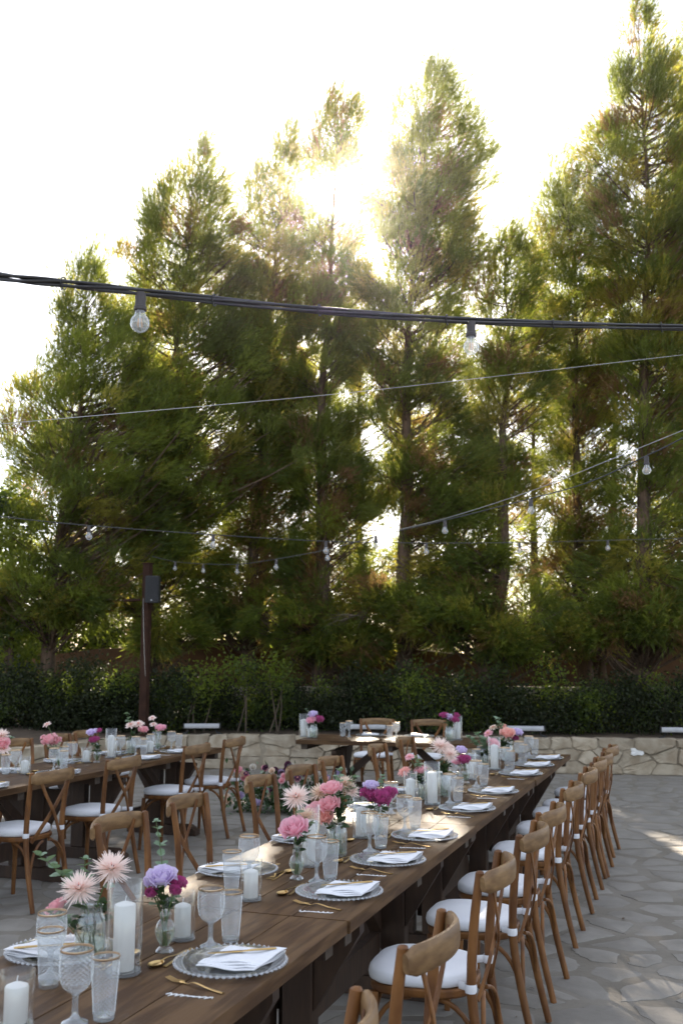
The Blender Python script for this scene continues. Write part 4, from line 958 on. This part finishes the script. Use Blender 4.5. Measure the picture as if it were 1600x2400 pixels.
# flowers
def petal_strip(mb, a, el0, r0, r1, w, curl, m=0, rr=R, seg=4, z0=0.0):
    """one petal leaving the centre at azimuth a, rising at el0 and curling by curl"""
    pts = []; x, z = r0, z0; st = (r1 - r0) / seg; e = el0
    for i in range(seg + 1):
        pts.append((x, z)); x += st * math.cos(e); z += st * math.sin(e); e += curl / seg
    ca, sa = math.cos(a), math.sin(a); vs = []
    for i, (x, z) in enumerate(pts):
        t = i / seg; ww = w * (0.35 + 1.3 * t if t < .5 else 1.0) * (1 if t < .75 else (.85 if i < seg else .30))
        for s in (-1, 0, 1): vs.append((x * ca - s * ww * sa, x * sa + s * ww * ca, z + (0.18 * ww if s else 0)))
    fs = [(i * 3 + j, i * 3 + 3 + j, i * 3 + 4 + j, i * 3 + 1 + j) for i in range(seg) for j in range(2)]
    mb.add(vs, fs, m)
def bloom_spider(c, seed, wide=1.0):
    rr = random.Random(seed); mb = MB()
    for n, e, L, cu, w in [(44, .02, 1.0, .3, .042), (42, .28, .98, .25, .042), (38, .55, .90, .1, .040), (30, .85, .72, -.1, .038), (18, 1.15, .48, -.2, .036)]:
        for k in range(n): petal_strip(mb, 2 * math.pi * (k + rr.uniform(-.4, .4)) / n, e + rr.uniform(-.22, .22) - (.35 if e < .2 else 0), .06, L * rr.uniform(.8, 1.1), w * wide, cu + rr.uniform(-.3, .3), 0, rr)
    for k in range(16): petal_strip(mb, rr.uniform(0, 6.3), rr.uniform(.3, 1.3), .03, .30, .03, .2, 1, rr, 2, .05)
    mb.lathe([(.12, .10), (.08, .17), (.0004, .19)], 8, 2); mb.lathe([(.03, -.22), (.11, -.14), (.15, .0), (.10, .05)], 8, 3); return mb.mesh('bloom', [PET[c], PET['heart'], PET['eye'], M_STEM], 60)
def bloom_daisy(c, seed): 
    rr = random.Random(seed); mb = MB()
    for n, e, L, w in [(13, .0, 1.0, .17), (12, .3, .85, .16), (10, .6, .66, .14), (8, .9, .42, .11)]:
        for k in range(n): petal_strip(mb, 2 * math.pi * (k + rr.uniform(-.25, .25)) / n, e + rr.uniform(-.12, .12), .05, L * rr.uniform(.88, 1.06), w, -.2, 0, rr)
    mb.lathe([(.22, .22), (.15, .30), (.0004, .33)], 8, 1); mb.lathe([(.03, -.25), (.14, -.14), (.2, .0)], 8, 2); return mb.mesh('bloom', [PET[c], PET['heart'], M_STEM], 60)
def bloom_rose(c, seed, ruffle=0.0, tight=1.0):
    """layers of cupped overlapping petals"""
    rr = random.Random(seed); mb = MB()
    for ly, (R0, n, hgt, open_) in enumerate([(.16, 3, .62, .05), (.34, 4, .66, .12), (.54, 5, .66, .2), (.74, 5, .60, .32), (.94, 6, .48, .5)]):
        for k in range(n):
            a0 = 2 * math.pi * (k + rr.uniform(-.15, .15)) / n + ly * .7; half = math.pi / n * 1.35; vs = []; nu, nv = 7, 5
            for i in range(nv):
                v = i / (nv - 1)
                for j in range(nu):
                    u = j / (nu - 1) * 2 - 1; e = 1 - (abs(u) ** 2.4) * (.55 if v > .5 else .2) * v
                    r = R0 * (.35 + .65 * math.sin(min(1, v * 1.25) * math.pi / 2)) + open_ * max(0, v - .6) * 1.1 * tight
                    z = -.38 + (hgt + .42) * v * e - (.16 * open_ * max(0, v - .75) * 4) + ruffle * v * math.sin(u * 9 + k * 2) * .5
                    r += ruffle * v * math.cos(u * 11 + ly); q = a0 + u * half * (.55 + .45 * math.sin(min(1, v * 1.6) * math.pi / 2)); vs.append((r * math.cos(q), r * math.sin(q), z))
            mb.add(vs, [(i * nu + j, i * nu + j + 1, (i + 1) * nu + j + 1, (i + 1) * nu + j) for i in range(nv - 1) for j in range(nu - 1)])
    mb.lathe([(.05, -.62), (.16, -.50), (.30, -.36), (.2, -.28)], 8, 1)
    for k in range(5): petal_strip(mb, k * 1.26, -.3, .1, .75, .11, .5, 1, rr, 3, -.45)
    return mb.mesh('bloom', [PET[c], M_STEM], 70)
BL = {}
def bloom(kind, c):
    key = (kind, c)
    if key not in BL:
        s = len(BL)
        BL[key] = {'spider': lambda: bloom_spider(c, s), 'daisy': lambda: bloom_daisy(c, s), 'rose': lambda: bloom_rose(c, s), 'ruffle': lambda: bloom_rose(c, s, .07), 'bud': lambda: bloom_rose(c, s, 0, .2)}[kind]()
    return BL[key]
def leaf_mesh(name, L, w, m):
    mb = MB(); vs = []; n = 6
    for i in range(n):
        t = i / (n - 1); ww = w * math.sin(math.pi * min(1, .10 + t * .9)) ** .8
        for s in (-1, 0, 1): vs.append((t * L, s * ww, -.25 * L * t * t + (.12 * ww if s else 0)))
    mb.add(vs, [(i * 3 + j, i * 3 + 3 + j, i * 3 + 4 + j, i * 3 + 1 + j) for i in range(n - 1) for j in range(2)]); return mb.mesh(name, m, 70)
LF_E = leaf_mesh('leaf', .036, .0155, M_EUC); LF_D = leaf_mesh('leaf', .05, .017, M_DLEAF)
def flower(kind, c, size, base, tip, label, look=None, nleaf=1, cat='flower'):
    base, tip = Vector(base), Vector(tip); t = thing('cut_flower', label, cat, base); e = tip - base
    mid = Vector((e.x * .25, e.y * .25, e.z * .62)); pth = bez((0, 0, 0), mid, e, 9)
    mb = MB(); mb.tube(pth, [.0022] * 9, 6); link('stem', mb.mesh('stem', M_STEM, 60), t)
    d = (pth[-1] - pth[-2]).normalized()
    if look is not None: d = (d * .5 + Vector(look)).normalized()
    b = link('bloom', bloom(kind, c), t, e, d.to_track_quat('Z', 'Y').to_euler()); b.scale = (size * 1.15,) * 3
    for k in range(nleaf):
        p = pth[5 + k % 3]; l = link('leaf', LF_D if k % 2 == 0 else LF_E, t, p, (R.uniform(-.4, .4), R.uniform(-.7, .1), R.uniform(0, 6.3)))
    return t
def sprig(base, tip, label, n=5, big=1.0, dark=False):
    base, tip = Vector(base), Vector(tip); t = thing('eucalyptus_sprig' if not dark else 'leafy_sprig', label, 'foliage sprig', base); e = tip - base
    pth = bez((0, 0, 0), Vector((e.x * .2, e.y * .2, e.z * .7)), e, 12); mb = MB(); mb.tube(pth, [.0019 - .00008 * i for i in range(12)], 5); link('stem', mb.mesh('stem', M_STEM, 60), t)
    for k in range(n):
        i = 11 - int(k * 6.0 / n); a = k * 1.9
        for s in (0, math.pi):
            l = link('leaf', LF_D if dark else LF_E, t, pth[i], (R.uniform(-.5, .5), -.5 + R.uniform(-.5, .4), a + s + R.uniform(-.3, .3))); q = big * (.65 + .45 * k / n) * R.uniform(.85, 1.15); l.scale = (q, q, q)
    return t
TOCAM = Vector((sy, -cy, .25))
VN = {}
def arrangement(kind, pos, vlabel, short, fl, n0=0):
    p = Vector((pos[0], pos[1], TZ)); (BUD if kind == 'bud' else JAR).put(p, R.uniform(0, 3), vlabel, 'small flower vases')
    d0 = dep(p); zb = .018 if kind == 'bud' else .014; rb = .006 if kind == 'bud' else .02
    for i, f in enumerate(fl):
        k, c, px, py, sz, dd, lb = f; a = i * 2.4; b = p + Vector((rb * math.cos(a), rb * math.sin(a), zb)); tip = atd(px, py, d0 + dd)
        if k in ('euc', 'dark'): sprig(b, tip, f'{lb} in the {short}', 8 if k == 'euc' else 6, sz, k == 'dark')
        else:
            look = TOCAM * .55 + Vector((R.uniform(-.3, .3), R.uniform(-.2, .2), .55)); flower(k, c, sz, b, tip, f'{lb} in the {short}', look, 2 if d0 < 7 else 1)
arrangement('jar', (-1.734, 2.66), 'round clear glass jar vase at the front left with spiky blush flowers', 'front glass jar',
            [('spider', 'blush', 186, 2083, .054, -.02, 'blush spiky gerbera, lower one'), ('spider', 'blush', 262, 2036, .055, .04, 'blush spiky gerbera, higher one'), ('ruffle', 'pink', 134, 2128, .028, .02, 'drooping pink bloom'),
             ('euc', '', 92, 2005, 1.15, .10, 'long pale eucalyptus sprig reaching left'), ('euc', '', 200, 2015, .9, .12, 'short upright eucalyptus sprig'), ('dark', '', 186, 2150, .9, -.02, 'dark green leaf cluster, left one'), ('dark', '', 240, 2120, 1.0, .05, 'dark green leaf cluster, right one'), ('euc', '', 118, 2140, .8, -.02, 'low narrow eucalyptus sprig')])
arrangement('bud', (-1.559, 2.792), 'bulb-shaped clear bud vase in front of the candle, first from the viewer', 'front bud vase',
            [('ruffle', 'lilac', 380, 2058, .036, .0, 'ruffled lilac bloom'), ('ruffle', 'lilac', 358, 2066, .022, .02, 'small lilac bloom at the left'), ('ruffle', 'magenta', 415, 2072, .024, .02, 'magenta bloom at the right'), ('bud', 'magenta', 357, 2094, .020, -.01, 'magenta bud at the left'), ('bud', 'magenta', 410, 2088, .018, -.02, 'small magenta bud at the right'), ('dark', '', 375, 2085, .8, -.03, 'small dark leaves'), ('euc', '', 366, 1925, .75, .10, 'tall thin eucalyptus sprig')])
arrangement('bud', (-1.558, 3.841), 'bulb-shaped clear bud vase holding the open pink rose', 'pink rose bud vase',
            [('rose', 'rose', 690, 1944, .047, -.02, 'large open pink rose'), ('spider', 'blush', 694, 1868, .054, .02, 'blush spiky gerbera standing tallest'), ('spider', 'cream', 716, 1914, .050, .05, 'cream spiky gerbera behind the rose'), ('euc', '', 728, 1930, .9, .0, 'eucalyptus sprig at the right'), ('dark', '', 702, 1965, .7, -.02, 'dark leaves under the rose')])
arrangement('jar', (-1.57, 4.344), 'clear glass jar vase packed with pink ranunculus at mid table', 'ranunculus jar',
            [('rose', 'pink', 777, 1850, .040, .0, 'pink ranunculus, topmost one'), ('rose', 'pink', 773, 1888, .040, -.03, 'pink ranunculus, middle one'), ('rose', 'peach', 759, 1917, .034, -.04, 'orange-hearted ranunculus, lowest one'), ('rose', 'pink', 738, 1900, .034, .0, 'pink ranunculus, leftmost one'),
             ('spider', 'cream', 751, 1858, .052, .05, 'cream spiky flower at the left'), ('spider', 'cream', 808, 1838, .046, .07, 'cream spiky flower at the top right'), ('spider', 'blush', 822, 1855, .040, .05, 'blush spiky flower at the right'), ('euc', '', 797, 1808, 1.1, .06, 'eucalyptus sprig, taller one'), ('euc', '', 830, 1822, 1.1, .08, 'eucalyptus sprig, right one'), ('dark', '', 806, 1868, 1.1, -.02, 'dark leaves, upper cluster'), ('dark', '', 800, 1900, 1.1, -.02, 'dark leaves, lower cluster')])
arrangement('bud', (-1.52, 4.79), 'small clear vase of magenta roses at mid table', 'magenta rose vase',
            [('rose', 'magenta', 866, 1863, .038, .0, 'magenta rose, left one'), ('rose', 'magenta', 891, 1874, .042, -.03, 'magenta rose, front one'), ('rose', 'magenta', 911, 1861, .034, .02, 'magenta rose, right one'), ('ruffle', 'lilac', 869, 1843, .032, .03, 'lilac bloom above the magenta roses'), ('euc', '', 897, 1818, .8, .05, 'thin eucalyptus sprig')])
arrangement('jar', (-1.64, 6.14), 'clear glass vase of coral zinnias behind a candle', 'coral zinnia vase',
            [('daisy', 'coral', 946, 1808, .040, -.03, 'coral zinnia, lower left one'), ('daisy', 'pink', 959, 1774, .030, .0, 'pink zinnia, highest one'), ('ruffle', 'pink', 986, 1806, .034, .0, 'ruffled pink bloom'), ('euc', '', 972, 1775, 1.0, .03, 'eucalyptus sprig, taller one'), ('euc', '', 978, 1795, 1.1, .0, 'eucalyptus sprig, lower one'), ('dark', '', 974, 1822, 1.1, -.02, 'dark leaves')])
arrangement('jar', (-1.57, 6.34), 'clear glass vase with two blush spiky flowers past mid table', 'far spiky flower vase',
            [('spider', 'blush', 1031, 1748, .060, .0, 'blush spiky gerbera, upper one'), ('spider', 'blush', 1054, 1768, .052, -.03, 'blush spiky gerbera, lower one'), ('ruffle', 'blush', 1050, 1752, .03, .05, 'small blush bloom'), ('dark', '', 1032, 1785, 1.3, .0, 'dark leaves, left cluster'), ('dark', '', 1045, 1795, 1.2, .0, 'dark leaves, right cluster')])
arrangement('bud', (-1.589, 7.052), 'clear bud vase with one deep magenta bloom on the far half', 'far magenta bud vase',
            [('rose', 'magenta', 1086, 1782, .040, -.02, 'deep magenta peony'), ('bud', 'lilac', 1080, 1759, .036, .0, 'lilac tulip-like bloom'), ('ruffle', 'rose', 1070, 1786, .03, .02, 'rose pink bloom at the left')])
arrangement('jar', (-1.66, 8.10), 'clear glass vase of grey-green eucalyptus near the far end', 'eucalyptus vase',
            [('euc', '', 1118, 1722, 1.6, .0, 'broad eucalyptus sprig, middle one'), ('euc', '', 1098, 1728, 1.5, .05, 'broad eucalyptus sprig, left one'), ('euc', '', 1135, 1735, 1.7, -.03, 'broad eucalyptus sprig, right one'), ('rose', 'pink', 1153, 1744, .045, -.02, 'pink rose'), ('dark', '', 1128, 1765, 1.5, -.05, 'dark leaves, left cluster'), ('dark', '', 1146, 1762, 1.5, -.05, 'dark leaves, right cluster')])
arrangement('jar', (-1.58, 8.62), 'clear glass vase of peach roses at the far end of the long table', 'peach rose vase',
            [('rose', 'peach', 1188, 1720, .052, -.05, 'large peach rose'), ('daisy', 'pink', 1143, 1719, .042, .0, 'pink zinnia at the left'), ('daisy', 'cream', 1155, 1705, .040, .03, 'cream zinnia'), ('bud', 'peach', 1177, 1704, .03, .03, 'small peach bud'), ('ruffle', 'lilac', 1211, 1717, .038, .0, 'flat lilac bloom at the right'), ('rose', 'magenta', 1204, 1730, .03, .0, 'dark magenta bloom'), ('euc', '', 1163, 1684, 1.4, .0, 'tall eucalyptus sprig'), ('dark', '', 1175, 1737, 1.6, -.05, 'dark leaves')])
arrangement('jar', (-4.83, 6.04), 'clear vase at the left picture edge on the left table', 'left edge vase',
            [('spider', 'blush', 4, 1724, .055, .0, 'blush spiky flower, upper one'), ('rose', 'pink', 5, 1744, .045, -.03, 'pink rose'), ('daisy', 'blush', 9, 1756, .045, -.05, 'blush daisy, lowest one'), ('euc', '', 28, 1729, 1.0, .05, 'pale sprig pointing right')])
arrangement('bud', (-4.86, 6.93), 'bud vase with a large pink peony on the left table', 'pink peony vase',
            [('ruffle', 'pink', 118, 1735, .052, .0, 'large pink peony'), ('ruffle', 'pink', 130, 1738, .042, .03, 'second pink peony behind it'), ('daisy', 'blush', 111, 1698, .036, .0, 'tall blush zinnia'), ('daisy', 'pink', 101, 1727, .026, .02, 'small pink zinnia'), ('dark', '', 118, 1755, 1.2, -.03, 'dark leaves')])
arrangement('bud', (-4.79, 7.36), 'slim bud vase with lilac and magenta blooms on the left table', 'lilac and magenta bud vase',
            [('rose', 'lilac', 214, 1718, .032, .0, 'pale lilac rose, left one'), ('rose', 'lilac', 226, 1714, .028, .04, 'pale lilac rose, right one'), ('rose', 'magenta', 221, 1735, .036, -.02, 'magenta rose, lowest one'), ('bud', 'magenta', 233, 1713, .025, .03, 'magenta bud'), ('dark', '', 230, 1748, 1.0, -.03, 'hanging dark leaf'), ('euc', '', 206, 1732, .9, .0, 'pale eucalyptus leaves')])
arrangement('jar', (-4.895, 8.06), 'clear glass vase of pale daisies on the left table', 'pale daisy vase',
            [('daisy', 'blush', 307, 1699, .052, -.03, 'dark-eyed pale pink gerbera'), ('daisy', 'blush', 325, 1697, .050, .02, 'pale pink gerbera behind'), ('ruffle', 'pink', 336, 1711, .038, .0, 'pink bloom at the right'), ('euc', '', 297, 1673, 1.3, .0, 'tall pale eucalyptus sprig'), ('dark', '', 312, 1722, 1.2, -.02, 'dark leaves')])
arrangement('bud', (-4.864, 8.488), 'bud vase with one pink rose at the far end of the left table', 'single pink rose vase',
            [('rose', 'rose', 377, 1707, .040, -.02, 'bright pink rose'), ('daisy', 'blush', 357, 1683, .036, .02, 'blush zinnia, upper one'), ('daisy', 'blush', 360, 1698, .036, .0, 'blush zinnia, lower one')])
pj = at(735, 1730, .76)
arrangement('jar', (pj.x, pj.y), 'clear glass jar of pink and lilac flowers, left end of the head table', 'left head table jar',
            [('rose', 'lilac', 733, 1675, .042, .0, 'lilac rose'), ('rose', 'rose', 729, 1689, .042, -.03, 'pink rose, left one'), ('rose', 'magenta', 747, 1687, .044, .0, 'pink rose, right one'), ('euc', '', 717, 1663, 1.0, .03, 'thin green sprig')])
pj = at(1052, 1737, .76)
arrangement('jar', (pj.x, pj.y), 'clear glass jar of magenta flowers, right end of the head table', 'right head table jar',
            [('rose', 'magenta', 1040, 1678, .040, .0, 'magenta rose, left one'), ('rose', 'lilac', 1051, 1681, .034, -.02, 'lilac rose'), ('rose', 'magenta', 1063, 1687, .042, -.03, 'magenta rose, lower right one'), ('bud', 'magenta', 1069, 1677, .032, .02, 'magenta bud at the right'), ('euc', '', 1064, 1666, .8, .03, 'thin green sprig')])

# flower bank on the ground before the head table
A0, A1 = Vector((-4.72, 9.95, 0)), Vector((-3.55, 10.30, 0)); fb = thing('flower_bank', 'low ground arrangement of lilac, plum and white flowers before the head table', 'flower arrangement', A0.lerp(A1, .5)); c0 = A0.lerp(A1, .5)
n = 1500; tt = NP.random(n); P_ = np.array([A0.lerp(A1, float(t)) for t in tt]) + np.stack([NP.normal(0, .09, n), NP.normal(0, .11, n), np.abs(NP.normal(.17, .12, n))], 1)
V, mi = leaves(P_, .065, NP.choice(2, n, p=[.7, .3])); link('foliage', tri_mesh('foliage', V - np.array(c0), [M_DLEAF, M_EUC], mi, 4), fb)
for k in range(64):
    t = R.random(); p = A0.lerp(A1, t) + Vector((R.gauss(0, .09), R.gauss(-.05, .10), R.uniform(.10, .46))); c = R.choice(['lilac', 'lilac', 'plum', 'white', 'pink', 'cream', 'blush', 'plum'])
    b = link('bloom', bloom(R.choice(['rose', 'ruffle', 'daisy']), c), fb, p - c0, ((TOCAM + Vector((R.uniform(-.6, .6), R.uniform(-.4, .4), R.uniform(.2, 1)))).to_track_quat('Z', 'Y').to_euler())); b.scale = (R.uniform(.028, .046),) * 3
for px, py, c in [(675, 1793, 'plum'), (674, 1803, 'plum'), (682, 1797, 'white'), (684, 1806, 'white'), (660, 1812, 'lilac'), (757, 1812, 'pink'), (765, 1824, 'lilac'), (635, 1864, 'cream')]:
    p = atd(px, py, dep(c0) - .05); b = link('bloom', bloom('rose', c), fb, p - c0, TOCAM.to_track_quat('Z', 'Y').to_euler()); b.scale = (.036,) * 3

# a few dry leaves and crumbs on the paving
lv = MB(); rr = random.Random(21)
for _ in range(90):
    x, y = rr.uniform(-3.6, 1.5), rr.uniform(2.5, 11); a = rr.uniform(0, 6.3); L = rr.uniform(.012, .03); w = L * .35
    lv.add([(x, y, .0045), (x + L * math.cos(a) - w * math.sin(a), y + L * math.sin(a) + w * math.cos(a), .008), (x + 2 * L * math.cos(a), y + 2 * L * math.sin(a), .006), (x + L * math.cos(a) + w * math.sin(a), y + L * math.sin(a) - w * math.cos(a), .007)], [(0, 1, 2, 3)])
tag(link('leaf_litter', lv.mesh('leaf_litter', mat('dry_leaf', (.16, .10, .05), .9, (.08, .05, .03), 20), 0)), kind='stuff')
bpy.context.view_layer.update()
# added thin, even volume round the whole place, imitating lens glare round the sun
mh = bpy.data.materials.new('sun_glare_air'); mh.use_nodes = True; th = mh.node_tree; th.nodes.clear()
oh = th.nodes.new('ShaderNodeOutputMaterial'); vh = th.nodes.new('ShaderNodeVolumePrincipled')
vh.inputs['Color'].default_value = (1.0, 0.98, 0.93, 1); vh.inputs['Density'].default_value = 0.00040; vh.inputs['Anisotropy'].default_value = 0.93
th.links.new(vh.outputs[0], oh.inputs['Volume'])
hz = MB(); hz.box((0, 8, 7.5), (60, 56, 18)); tag(link('sun_glare_haze', hz.mesh('sun_glare_haze', mh, 0)), kind='stuff')
